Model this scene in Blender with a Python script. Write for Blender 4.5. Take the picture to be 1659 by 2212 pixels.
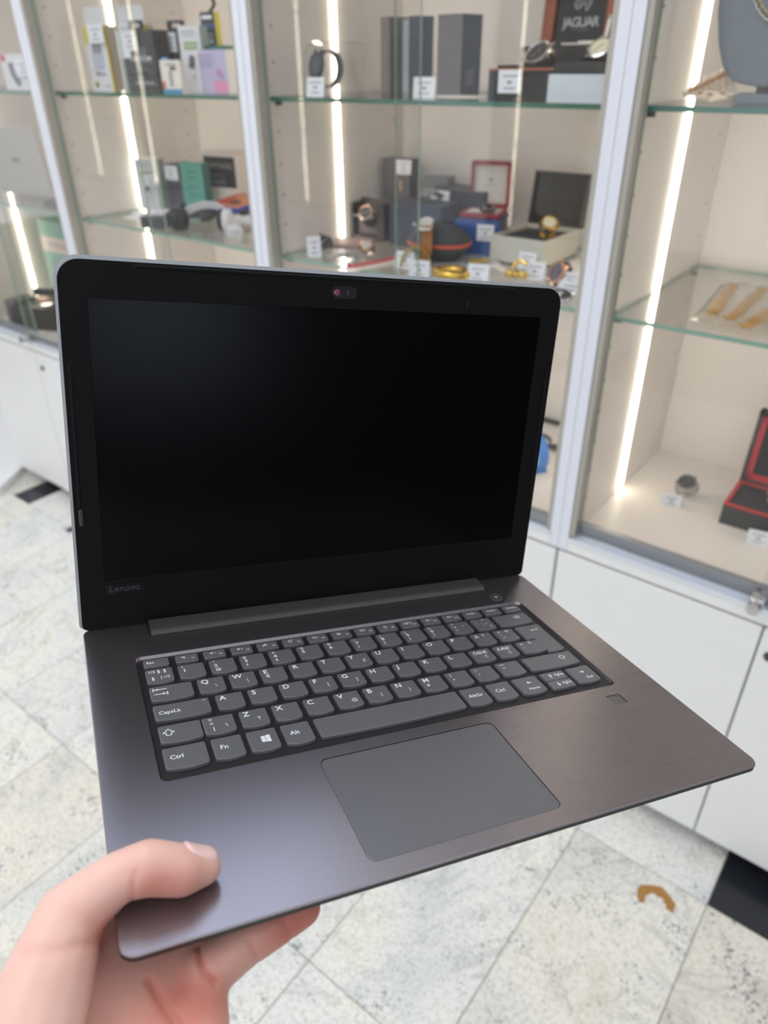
import bpy, bmesh, math, random
from mathutils import Vector, Matrix, Euler
from mathutils.bvhtree import BVHTree
from mathutils.kdtree import KDTree
PI = math.pi
random.seed(7)
for o in list(bpy.data.objects):
    bpy.data.objects.remove(o, do_unlink=True)
SC = bpy.context.scene
COL = SC.collection

# ------------------------------------------------------------------ camera
cam_d = bpy.data.cameras.new('camera')
cam = bpy.data.objects.new('camera', cam_d)
COL.objects.link(cam)
cam.location = (0.0, -1.23, 1.55)
cam.rotation_euler = (1.0154204645, 0.0104299387, 0.6641646212)
cam_d.sensor_width = 36.0
cam_d.lens = 1570.0 / 2212.0 * 36.0
cam_d.clip_start = 0.02
cam_d.clip_end = 60
cam_d.dof.use_dof = True
cam_d.dof.focus_distance = 0.43
cam_d.dof.aperture_fstop = 7.4
SC.camera = cam

# ------------------------------------------------------------------ daylight of the atrium
W = bpy.data.worlds.new('world')
SC.world = W
W.use_nodes = True
wn = W.node_tree
wn.nodes.clear()
wo = wn.nodes.new('ShaderNodeOutputWorld')
wb = wn.nodes.new('ShaderNodeBackground')
wb.inputs['Color'].default_value = (0.90, 0.94, 1.0, 1)
wb.inputs['Strength'].default_value = 1.22
wn.links.new(wb.outputs[0], wo.inputs[0])


def area(name, loc, rot, sx, sy, power, col):
    l = bpy.data.lights.new(name, 'AREA')
    l.shape = 'RECTANGLE'
    l.size = sx
    l.size_y = sy
    l.energy = power
    l.color = col
    o = bpy.data.objects.new(name, l)
    COL.objects.link(o)
    o.location = loc
    o.rotation_euler = rot
    return o


area('ceiling_lamp', (-1.6, -1.3, 3.4), (0, 0, 0), 1.2, 1.2, 18, (1.0, 0.93, 0.84))
# cool skylight high over the far side of the hall
sky_ = area('skylight', (-3.4, 1.9, 4.8), (0, 0, 0), 2.6, 2.6, 34, (0.50, 0.68, 1.0))
sky_.rotation_euler = (Vector((0.1, -1.1, 1.2)) - sky_.location).to_track_quat('-Z', 'Y').to_euler()

SC.view_settings.view_transform = 'Standard'
SC.view_settings.look = 'None'
SC.view_settings.exposure = 0.0
SC.view_settings.gamma = 1.0
SC.view_settings.use_curve_mapping = False

# ------------------------------------------------------------------ materials
MATS = {}


def srgb(r, g, b):
    def f(c):
        c = c / 255.0
        return c / 12.92 if c <= 0.04045 else ((c + 0.055) / 1.055) ** 2.4
    return (f(r), f(g), f(b), 1)


def mat(name, rgb, rough=0.5, metal=0.0, var=0.06, nscale=40.0, bump=0.0, spec=0.5, **kw):
    """principled material whose colour and roughness carry a fine procedural grain"""
    if name in MATS:
        return MATS[name]
    m = bpy.data.materials.new(name)
    m.use_nodes = True
    nt = m.node_tree
    b = nt.nodes['Principled BSDF']
    c = srgb(*rgb)
    tc = nt.nodes.new('ShaderNodeTexCoord')
    nz = nt.nodes.new('ShaderNodeTexNoise')
    nz.inputs['Scale'].default_value = nscale
    nz.inputs['Detail'].default_value = 4
    nt.links.new(tc.outputs['Object'], nz.inputs['Vector'])
    mx = nt.nodes.new('ShaderNodeMix')
    mx.data_type = 'RGBA'
    mx.inputs[6].default_value = tuple(x * (1 - var) for x in c[:3]) + (1,)
    mx.inputs[7].default_value = tuple(min(1, x * (1 + var)) for x in c[:3]) + (1,)
    nt.links.new(nz.outputs['Fac'], mx.inputs[0])
    nt.links.new(mx.outputs[2], b.inputs['Base Color'])
    b.inputs['Roughness'].default_value = rough
    b.inputs['Metallic'].default_value = metal
    b.inputs['Specular IOR Level'].default_value = spec
    for k, v in kw.items():
        b.inputs[k].default_value = v
    if bump:
        bp = nt.nodes.new('ShaderNodeBump')
        bp.inputs['Strength'].default_value = bump
        bp.inputs['Distance'].default_value = 0.001
        nt.links.new(nz.outputs['Fac'], bp.inputs['Height'])
        nt.links.new(bp.outputs[0], b.inputs['Normal'])
    MATS[name] = m
    return m


def glass(name, tint, refl=1.0, rough=0.0):
    """thin clear pane: transmits straight through, mirrors by Fresnel"""
    if name in MATS:
        return MATS[name]
    m = bpy.data.materials.new(name)
    m.use_nodes = True
    nt = m.node_tree
    nt.nodes.clear()
    out = nt.nodes.new('ShaderNodeOutputMaterial')
    mix = nt.nodes.new('ShaderNodeMixShader')
    tr = nt.nodes.new('ShaderNodeBsdfTransparent')
    gl = nt.nodes.new('ShaderNodeBsdfGlossy')
    # Schlick reflectance from the facing angle, the same on both sides of the pane
    ge = nt.nodes.new('ShaderNodeNewGeometry')
    dt = nt.nodes.new('ShaderNodeVectorMath')
    dt.operation = 'DOT_PRODUCT'
    nt.links.new(ge.outputs['Normal'], dt.inputs[0])
    nt.links.new(ge.outputs['Incoming'], dt.inputs[1])

    def mth(op, a, v=None):
        n = nt.nodes.new('ShaderNodeMath')
        n.operation = op
        for i, q in enumerate((a, v)):
            if q is None:
                continue
            if isinstance(q, (int, float)):
                n.inputs[i].default_value = q
            else:
                nt.links.new(q, n.inputs[i])
        return n.outputs[0]
    c5 = mth('POWER', mth('SUBTRACT', 1.0, mth('ABSOLUTE', dt.outputs['Value'])), 5.0)
    fac = mth('MULTIPLY', mth('ADD', mth('MULTIPLY', c5, 0.965), 0.035), refl)
    tr.inputs[0].default_value = tint
    gl.inputs['Roughness'].default_value = rough
    nt.links.new(fac, mix.inputs[0])
    nt.links.new(tr.outputs[0], mix.inputs[1])
    nt.links.new(gl.outputs[0], mix.inputs[2])
    nt.links.new(mix.outputs[0], out.inputs[0])
    MATS[name] = m
    return m


def emit(name, col, s):
    if name in MATS:
        return MATS[name]
    m = bpy.data.materials.new(name)
    m.use_nodes = True
    nt = m.node_tree
    b = nt.nodes['Principled BSDF']
    b.inputs['Base Color'].default_value = (0.8, 0.8, 0.7, 1)
    b.inputs['Emission Color'].default_value = col
    b.inputs['Emission Strength'].default_value = s
    MATS[name] = m
    return m


def brushed(name, rgb, rough, metal, aniso):
    """metal with fine hairlines along local X"""
    m = bpy.data.materials.new(name)
    m.use_nodes = True
    nt = m.node_tree
    b = nt.nodes['Principled BSDF']
    tc = nt.nodes.new('ShaderNodeTexCoord')
    mp = nt.nodes.new('ShaderNodeMapping')
    mp.inputs['Scale'].default_value = (8, 1600, 8)
    nz = nt.nodes.new('ShaderNodeTexNoise')
    nz.inputs['Scale'].default_value = 2.0
    nz.inputs['Detail'].default_value = 6
    nz.inputs['Roughness'].default_value = 0.65
    nt.links.new(tc.outputs['Object'], mp.inputs[0])
    nt.links.new(mp.outputs[0], nz.inputs['Vector'])
    c = srgb(*rgb)
    mx = nt.nodes.new('ShaderNodeMix')
    mx.data_type = 'RGBA'
    mx.inputs[6].default_value = tuple(x * 0.95 for x in c[:3]) + (1,)
    mx.inputs[7].default_value = tuple(x * 1.05 for x in c[:3]) + (1,)
    nt.links.new(nz.outputs['Fac'], mx.inputs[0])
    nt.links.new(mx.outputs[2], b.inputs['Base Color'])
    mr = nt.nodes.new('ShaderNodeMapRange')
    mr.inputs['To Min'].default_value = rough - 0.03
    mr.inputs['To Max'].default_value = rough + 0.03
    nt.links.new(nz.outputs['Fac'], mr.inputs['Value'])
    nt.links.new(mr.outputs[0], b.inputs['Roughness'])
    b.inputs['Metallic'].default_value = metal
    b.inputs['Anisotropic'].default_value = aniso
    b.inputs['Anisotropic Rotation'].default_value = 0.0
    vt = nt.nodes.new('ShaderNodeVectorTransform')
    vt.vector_type = 'VECTOR'
    vt.convert_from = 'OBJECT'
    vt.convert_to = 'WORLD'
    vt.inputs[0].default_value = (0, 1, 0)
    nt.links.new(vt.outputs[0], b.inputs['Tangent'])
    MATS[name] = m
    return m


white_lam = mat('white_laminate', (236, 236, 236), 0.35, var=0.012, nscale=8)
white_in = mat('cream_laminate', (235, 228, 222), 0.42, var=0.012, nscale=8)
white_edge = mat('edge_banding', (226, 229, 240), 0.4, var=0.01)
alu = mat('brushed_aluminium', (186, 190, 196), 0.32, 0.85, var=0.05, nscale=120)
alu_dk = mat('grey_aluminium', (150, 153, 158), 0.4, 0.5, var=0.04, nscale=120)
alu_lt = mat('pale_aluminium', (225, 230, 238), 0.3, 0.4, var=0.03, nscale=120)
g_clear = glass('clear_glass', (0.99, 0.994, 0.992, 1))
g_shelf = glass('shelf_glass', (0.975, 0.988, 0.981, 1))
g_edge = mat('green_glass_edge', (52, 108, 92), 0.15, var=0.15, nscale=30, spec=0.8)
g_edge2 = mat('pale_green_glass_edge', (140, 174, 160), 0.2, var=0.1, nscale=30, spec=0.8)
hole_m = mat('dark_hole', (96, 90, 84), 0.8)
steel = mat('polished_steel', (200, 200, 202), 0.18, 1.0, var=0.03)
chrome_dk = mat('dark_steel', (88, 90, 94), 0.3, 0.9)
gold = mat('gold_metal', (222, 184, 92), 0.22, 1.0, var=0.08)
rosegold = mat('rose_gold', (214, 168, 138), 0.25, 1.0, var=0.05)
black_pl = mat('black_plastic', (24, 24, 26), 0.45)
black_gl = mat('black_gloss', (14, 14, 16), 0.15)
black_card = mat('black_card', (52, 51, 54), 0.6)
paper = mat('white_card', (236, 238, 244), 0.6, var=0.01)
paper_w = mat('warm_white_card', (232, 226, 218), 0.55, var=0.01)
ink = mat('grey_print', (128, 130, 142), 0.7)
inkd = mat('dark_print', (60, 62, 70), 0.7)
navy = mat('navy_card', (56, 64, 82), 0.55)
taupe = mat('taupe_card', (112, 104, 106), 0.6)
LED = emit('led_strip_glow', (1.0, 0.88, 0.71, 1), 14.5)


# ------------------------------------------------------------------ mesh helpers
def link(name, me, m=None, parent=None, smooth=False):
    o = bpy.data.objects.new(name, me)
    COL.objects.link(o)
    if m is not None and not me.materials:
        for k in (m if isinstance(m, (list, tuple)) else [m]):
            me.materials.append(k)
    if parent is not None:
        o.parent = parent
    if smooth:
        for p in me.polygons:
            p.use_smooth = True
    return o


def empty(name, loc=(0, 0, 0), rot=(0, 0, 0), label=None, cat=None, group=None, kind=None):
    o = bpy.data.objects.new(name, None)
    o.empty_display_size = 0.02
    COL.objects.link(o)
    o.location = loc
    o.rotation_euler = rot
    return tag(o, label, cat, group, kind)


def tag(o, label=None, cat=None, group=None, kind=None):
    for k, v in (('label', label), ('category', cat), ('group', group), ('kind', kind)):
        if v:
            o[k] = v
    return o


class MB:
    def __init__(s):
        s.bm = bmesh.new()

    def box(s, x0, x1, y0, y1, z0, z1, M=None, mi=0, bev=0.0):
        v = [s.bm.verts.new(p) for p in ((x0, y0, z0), (x1, y0, z0), (x1, y1, z0), (x0, y1, z0),
                                         (x0, y0, z1), (x1, y0, z1), (x1, y1, z1), (x0, y1, z1))]
        fs = []
        for q in ((0, 3, 2, 1), (4, 5, 6, 7), (0, 1, 5, 4), (1, 2, 6, 5), (2, 3, 7, 6), (3, 0, 4, 7)):
            f = s.bm.faces.new([v[i] for i in q])
            f.material_index = mi
            fs.append(f)
        if bev > 0:
            es = list({e for f in fs for e in f.edges})
            r = bmesh.ops.bevel(s.bm, geom=es, offset=bev, segments=2, profile=0.5, affect='EDGES')
            for f in r['faces']:
                f.material_index = mi
            vv = set(v_ for v_ in v if v_.is_valid) | {x for f in r['faces'] for x in f.verts}
            for f in fs:
                if f.is_valid:
                    vv |= set(f.verts)
            v = list(vv)
        if M is not None:
            bmesh.ops.transform(s.bm, matrix=M, verts=v)
        return fs

    def poly(s, pts, mi=0):
        v = [s.bm.verts.new(p) for p in pts]
        f = s.bm.faces.new(v)
        f.material_index = mi
        return f

    def prism(s, out, z0, z1, M=None, mi=0, mi_side=None, rings=None):
        """outline (x,y) list extruded; rings: list of (z, inset factor outline)"""
        layers = rings or [(z0, out), (z1, out)]
        vs = [[s.bm.verts.new((p[0], p[1], z)) for p in o] for z, o in layers]
        n = len(out)
        for a, b in zip(vs[:-1], vs[1:]):
            for i in range(n):
                f = s.bm.faces.new((a[i], a[(i + 1) % n], b[(i + 1) % n], b[i]))
                f.material_index = mi if mi_side is None else mi_side
        f = s.bm.faces.new(list(reversed(vs[0])))
        f.material_index = mi if mi_side is None else mi_side
        f = s.bm.faces.new(vs[-1])
        f.material_index = mi
        if M is not None:
            bmesh.ops.transform(s.bm, matrix=M, verts=[x for l in vs for x in l])
        return vs

    def cyl(s, r, z0, z1, n=24, M=None, mi=0, r2=None, prof=None):
        """lathe about Z"""
        pr = prof or [(r, z0), (r if r2 is None else r2, z1)]
        vs = [[s.bm.verts.new((rr * math.cos(2 * PI * i / n), rr * math.sin(2 * PI * i / n), z)) for i in range(n)] for rr, z in pr]
        for a, b in zip(vs[:-1], vs[1:]):
            for i in range(n):
                f = s.bm.faces.new((a[i], a[(i + 1) % n], b[(i + 1) % n], b[i]))
                f.material_index = mi
        s.bm.faces.new(list(reversed(vs[0]))).material_index = mi
        s.bm.faces.new(vs[-1]).material_index = mi
        if M is not None:
            bmesh.ops.transform(s.bm, matrix=M, verts=[x for l in vs for x in l])

    def band(s, path, w, t, closed=False, mi=0, M=None):
        """flat strap: path in XZ, width along Y, thickness t"""
        n = len(path)
        rows = []
        for i, (x, z) in enumerate(path):
            a = path[(i - 1) % n] if (closed or i > 0) else path[i]
            b = path[(i + 1) % n] if (closed or i < n - 1) else path[i]
            d = Vector((b[0] - a[0], b[1] - a[1]))
            d.normalize()
            nx, nz = -d.y * t / 2, d.x * t / 2
            ww = (w(i / (n - 1)) if callable(w) else w) / 2
            rows.append([s.bm.verts.new((x + nx, -ww, z + nz)), s.bm.verts.new((x + nx, ww, z + nz)),
                         s.bm.verts.new((x - nx, ww, z - nz)), s.bm.verts.new((x - nx, -ww, z - nz))])
        m = n if closed else n - 1
        for i in range(m):
            a, b = rows[i], rows[(i + 1) % n]
            for k in range(4):
                s.bm.faces.new((a[k], a[(k + 1) % 4], b[(k + 1) % 4], b[k])).material_index = mi
        if not closed:
            s.bm.faces.new(list(reversed(rows[0]))).material_index = mi
            s.bm.faces.new(rows[-1]).material_index = mi
        if M is not None:
            bmesh.ops.transform(s.bm, matrix=M, verts=[x for r in rows for x in r])

    def tube(s, pts, r, n=8, closed=False, mi=0, M=None):
        P = [Vector(p) for p in pts]
        L = len(P)
        rows = []
        for i, p in enumerate(P):
            a = P[(i - 1) % L] if (closed or i > 0) else P[i]
            b = P[(i + 1) % L] if (closed or i < L - 1) else P[i]
            t = (b - a).normalized()
            u = t.orthogonal().normalized() if not rows else (u0 - t * u0.dot(t)).normalized()
            u0 = u
            w = t.cross(u)
            rr = r(i / max(1, L - 1)) if callable(r) else r
            rows.append([s.bm.verts.new(p + (u * math.cos(2 * PI * k / n) + w * math.sin(2 * PI * k / n)) * rr) for k in range(n)])
        m = L if closed else L - 1
        for i in range(m):
            a, b = rows[i], rows[(i + 1) % L]
            for k in range(n):
                s.bm.faces.new((a[k], a[(k + 1) % n], b[(k + 1) % n], b[k])).material_index = mi
        if not closed:
            s.bm.faces.new(list(reversed(rows[0])))
            s.bm.faces.new(rows[-1])
        if M is not None:
            bmesh.ops.transform(s.bm, matrix=M, verts=[x for q in rows for x in q])

    def ball(s, c, r, sc=(1, 1, 1), seg=16, mi=0):
        M = Matrix.Translation(c) @ Matrix.Diagonal((r * sc[0], r * sc[1], r * sc[2], 1))
        g = bmesh.ops.create_uvsphere(s.bm, u_segments=seg, v_segments=max(6, seg // 2), radius=1, matrix=M)
        for v in g['verts']:
            for f in v.link_faces:
                f.material_index = mi

    def stroke(s, pts, w, z=0.0, t=0.0, mi=0):
        """flat line drawn in XY"""
        for a, b in zip(pts[:-1], pts[1:]):
            a = Vector(a)
            b = Vector(b)
            d = (b - a)
            if d.length < 1e-9:
                continue
            d.normalize()
            n = Vector((-d.y, d.x)) * w / 2
            e = d * w * 0.3
            q = [a - e + n, a - e - n, b + e - n, b + e + n]
            s.bm.faces.new([s.bm.verts.new((p.x, p.y, z)) for p in q]).material_index = mi

    def done(s, name, m, parent=None, smooth=False, loc=None, rot=None):
        bmesh.ops.recalc_face_normals(s.bm, faces=s.bm.faces[:])
        me = bpy.data.meshes.new(name)
        s.bm.to_mesh(me)
        s.bm.free()
        o = link(name, me, m, parent, smooth)
        if loc:
            o.location = loc
        if rot:
            o.rotation_euler = rot
        return o


def rrect(x0, x1, y0, y1, r, n=5, rs=None):
    """rounded rectangle outline, counter-clockwise from bottom-left; rs = radii BL BR TR TL"""
    rs = rs or (r, r, r, r)
    out = []
    for (cx, cy, a0), rr in zip(((x0 + rs[0], y0 + rs[0], PI), (x1 - rs[1], y0 + rs[1], 1.5 * PI),
                                 (x1 - rs[2], y1 - rs[2], 0), (x0 + rs[3], y1 - rs[3], 0.5 * PI)), rs):
        for i in range(n + 1):
            a = a0 + 0.5 * PI * i / n
            out.append((cx + rr * math.cos(a), cy + rr * math.sin(a)))
    return out


def TRS(loc=(0, 0, 0), rot=(0, 0, 0), sc=(1, 1, 1)):
    return Matrix.LocRotScale(Vector(loc), Euler(rot), Vector(sc))


def smooth_angle(o, deg=35):
    me = o.data
    for p in me.polygons:
        p.use_smooth = True
    bm = bmesh.new()
    bm.from_mesh(me)
    for e in bm.edges:
        if len(e.link_faces) == 2 and e.calc_face_angle() > math.radians(deg):
            e.smooth = False
    bm.to_mesh(me)
    bm.free()


TXT = {}
def text_geo(s, size=1.0, bold=0.0, spacing=1.0):
    """triangles of a string, lower left at the origin, units of the font size"""
    key = (s, bold, spacing)
    if key not in TXT:
        cu = bpy.data.curves.new('txt', 'FONT')
        cu.body = s
        cu.size = 1.0
        cu.offset = bold
        cu.space_character = spacing
        cu.resolution_u = 3
        o = bpy.data.objects.new('txt', cu)
        COL.objects.link(o)
        dg = bpy.context.evaluated_depsgraph_get()
        me = bpy.data.meshes.new_from_object(o.evaluated_get(dg))
        vs = [v.co.copy() for v in me.vertices]
        fs = [list(p.vertices) for p in me.polygons]
        bpy.data.objects.remove(o)
        bpy.data.curves.remove(cu)
        bpy.data.meshes.remove(me)
        TXT[key] = (vs, fs)
    return TXT[key]


def add_text(mb, s, size, M, bold=0.0, spacing=1.0, center=False, mi=0):
    vs, fs = text_geo(s, 1.0, bold, spacing)
    if not vs:
        return
    ox = -(max(v.x for v in vs) + min(v.x for v in vs)) / 2 if center else 0
    bv = [mb.bm.verts.new(M @ Vector(((v.x + ox) * size, v.y * size, 0))) for v in vs]
    for f in fs:
        try:
            mb.bm.faces.new([bv[i] for i in f]).material_index = mi
        except ValueError:
            pass

# ------------------------------------------------------------------ marble floor
def marble():
    m = bpy.data.materials.new('speckled_marble')
    m.use_nodes = True
    nt = m.node_tree
    N = nt.nodes
    Lk = nt.links.new
    b = N['Principled BSDF']
    geo = N.new('ShaderNodeNewGeometry')
    oi = N.new('ShaderNodeObjectInfo')
    sc = N.new('ShaderNodeVectorMath')
    sc.operation = 'SCALE'
    sc.inputs['Scale'].default_value = 37.0
    Lk(oi.outputs['Random'], sc.inputs[0])
    ad = N.new('ShaderNodeVectorMath')
    Lk(geo.outputs['Position'], ad.inputs[0])
    Lk(sc.outputs[0], ad.inputs[1])

    def noise(s, d, r=0.5, dist=0.0):
        n = N.new('ShaderNodeTexNoise')
        n.inputs['Scale'].default_value = s
        n.inputs['Detail'].default_value = d
        n.inputs['Roughness'].default_value = r
        n.inputs['Distortion'].default_value = dist
        Lk(ad.outputs[0], n.inputs['Vector'])
        return n

    def ramp(src, stops):
        r = N.new('ShaderNodeValToRGB')
        e = r.color_ramp.elements
        e[0].position, e[0].color = stops[0]
        e[1].position, e[1].color = stops[-1]
        for p, c in stops[1:-1]:
            x = e.new(p)
            x.color = c
        Lk(src, r.inputs[0])
        return r

    def mix(f, a, c, mode='MIX'):
        x = N.new('ShaderNodeMix')
        x.data_type = 'RGBA'
        x.blend_type = mode
        if isinstance(f, float):
            x.inputs[0].default_value = f
        else:
            Lk(f, x.inputs[0])
        for i, s in ((6, a), (7, c)):
            if isinstance(s, tuple):
                x.inputs[i].default_value = s
            else:
                Lk(s, x.inputs[i])
        return x.outputs[2]

    # cloudy cream and cool grey ground
    n1 = noise(5, 4, 0.55, 0.6)
    base = ramp(n1.outputs['Fac'], [(0.30, srgb(222, 224, 222)), (0.48, srgb(238, 238, 234)), (0.62, srgb(244, 242, 233)), (0.78, srgb(229, 226, 215))])
    n2 = noise(130, 3, 0.6)
    grain = ramp(n2.outputs['Fac'], [(0.33, srgb(206, 206, 200)), (0.56, (1, 1, 1, 1))])
    c = mix(0.55, base.outputs[0], grain.outputs[0], 'MULTIPLY')
    # warm tiles and pinkish tiles: each tile has its own cast
    tint = ramp(oi.outputs['Random'], [(0.0, srgb(255, 255, 255)), (0.84, srgb(253, 253, 252)), (0.93, srgb(250, 243, 234)), (1.0, srgb(246, 236, 226))])
    c = mix(0.8, c, tint.outputs[0], 'MULTIPLY')
    # veins
    n3 = noise(2.2, 5, 0.6, 1.4)
    vein = ramp(n3.outputs['Fac'], [(0.485, (1, 1, 1, 1)), (0.5, srgb(186, 188, 186)), (0.515, (1, 1, 1, 1))])
    c = mix(0.35, c, vein.outputs[0], 'MULTIPLY')
    # dark mineral flecks, clustered
    vo = N.new('ShaderNodeTexVoronoi')
    vo.inputs['Scale'].default_value = 120
    n5 = noise(90, 3)
    vad = N.new('ShaderNodeVectorMath')
    vsc = N.new('ShaderNodeVectorMath')
    vsc.operation = 'SCALE'
    vsc.inputs['Scale'].default_value = 0.022
    Lk(n5.outputs['Color'], vsc.inputs[0])
    Lk(ad.outputs[0], vad.inputs[0])
    Lk(vsc.outputs[0], vad.inputs[1])
    Lk(vad.outputs[0], vo.inputs['Vector'])
    cl = noise(11, 4, 0.65, 0.8)
    thr = N.new('ShaderNodeMapRange')
    thr.inputs['From Min'].default_value = 0.42
    thr.inputs['From Max'].default_value = 0.72
    thr.inputs['To Min'].default_value = 0.03
    thr.inputs['To Max'].default_value = 0.58
    Lk(cl.outputs['Fac'], thr.inputs['Value'])
    lt = N.new('ShaderNodeMath')
    lt.operation = 'SUBTRACT'
    Lk(thr.outputs[0], lt.inputs[0])
    Lk(vo.outputs['Distance'], lt.inputs[1])
    mm = N.new('ShaderNodeMapRange')
    mm.inputs['From Min'].default_value = 0.0
    mm.inputs['From Max'].default_value = 0.15
    Lk(lt.outputs[0], mm.inputs['Value'])
    c = mix(mm.outputs[0], c, srgb(128, 131, 134))
    # small sharp pits
    v2 = N.new('ShaderNodeTexVoronoi')
    v2.inputs['Scale'].default_value = 75
    Lk(ad.outputs[0], v2.inputs['Vector'])
    r2 = ramp(v2.outputs['Distance'], [(0.07, (1, 1, 1, 1)), (0.13, (0, 0, 0, 1))])
    c = mix(r2.outputs[0], c, srgb(84, 84, 86))
    Lk(c, b.inputs['Base Color'])
    b.inputs['Roughness'].default_value = 0.42
    b.inputs['Specular IOR Level'].default_value = 0.35
    MATS['marble'] = m
    return m


marble_m = marble()
grout = mat('grout', (138, 134, 122), 0.9, nscale=60)
blacktile = mat('black_granite', (30, 33, 40), 0.25, var=0.35, nscale=300)

fl = MB()
fl.box(-9, 6, -6, 3, -0.10, -0.0015)
floor = tag(fl.done('floor', grout), kind='structure')
TX, TY = 0.30, 0.61
tb = MB()
tb.box(0.001, TX - 0.001, 0.001, TY - 0.001, -0.012, 0.0, bev=0.0008)
t0 = tb.done('floor_tile', marble_m, floor)
tme = t0.data
first = True
for i in range(-14, 4):
    for j in range(-4, 1):
        x, y = -0.01 + i * TX, -0.115 + j * TY
        if (i, j) in ((0, 0), (-10, 0)):
            continue
        o = t0 if first else link('floor_tile', tme, None, floor)
        first = False
        o.location = (x, y, 0)
for nm, x0, x1, m in (('floor_tile', -0.01, 0.29, blacktile), ('floor_tile', -3.01, -2.892, marble_m),
                      ('floor_tile', -2.892, -2.77, blacktile), ('floor_tile', -2.77, -2.71, marble_m)):
    b = MB()
    b.box(x0 + 0.001, x1 - 0.001, -0.114, 0.494, -0.012, 0.0, bev=0.0008)
    o = b.done(nm, m, floor)
    if m is blacktile:
        o['label'] = 'black granite floor tile'
b = MB()
b.box(-2.47, -2.435, -0.135, -0.10, -0.004, 0.0004)
b.done('inset_tile', blacktile, floor)['label'] = 'small black inset square'
# rust-coloured horseshoe stain
b = MB()
pts = []
for k in range(13):
    a = math.radians(200 - 235 * k / 12)
    pts.append((-0.100 + 0.031 * math.cos(a + 0.5), -0.176 + 0.026 * math.sin(a + 0.5), 0.0002))
rng = random.Random(3)
ring = []
for k, (x, y, z) in enumerate(pts):
    w = 0.006 + 0.0065 * math.sin(PI * (k + 0.5) / 13) + rng.uniform(-0.003, 0.003)
    d = Vector((x + 0.100, y + 0.176)).normalized()
    ring.append((b.bm.verts.new((x - d.x * w, y - d.y * w, z)), b.bm.verts.new((x + d.x * w, y + d.y * w, z))))
for a, c in zip(ring[:-1], ring[1:]):
    b.bm.faces.new((a[0], a[1], c[1], c[0]))
st = b.done('rust_stain', mat('rust', (172, 124, 66), 0.7, var=0.35, nscale=150), floor)
st['label'] = 'orange-brown horseshoe-shaped stain'

# walls: behind the cabinets, and the dim side of the shop
wall_m = mat('grey_plaster', (205, 203, 198), 0.8, nscale=12)
b = MB()
b.box(-8, 4, 0.60, 0.72, 0, 2.6)
tag(b.done('wall_back', wall_m), kind='structure')
b = MB()
b.box(3.4, 3.5, -5, 0.6, 0, 3.2)
tag(b.done('wall_right', mat('dark_wall', (30, 30, 34), 0.8, nscale=12)), kind='structure')


# a daylit shop window in the side wall
w1_ = empty('window_1', (3.39, -2.45, 1.75), kind='structure')
b = MB()
b.box(-0.004, 0.004, -0.50, 0.50, -0.40, 0.40)
b.done('pane', emit('daylit_pane', (0.50, 0.66, 1.0, 1), 0.9), w1_)
b = MB()
for y0, y1, z0, z1 in ((-0.55, -0.50, -0.45, 0.45), (0.50, 0.55, -0.45, 0.45), (-0.5, 0.5, -0.45, -0.40), (-0.5, 0.5, 0.40, 0.45)):
    b.box(-0.02, 0.008, y0, y1, z0, z1)
b.done('window_frame', white_lam, w1_)


# ------------------------------------------------------------------ glass display cabinets
CW = 0.832
Zs = (1.152, 1.483, 1.816)


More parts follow.
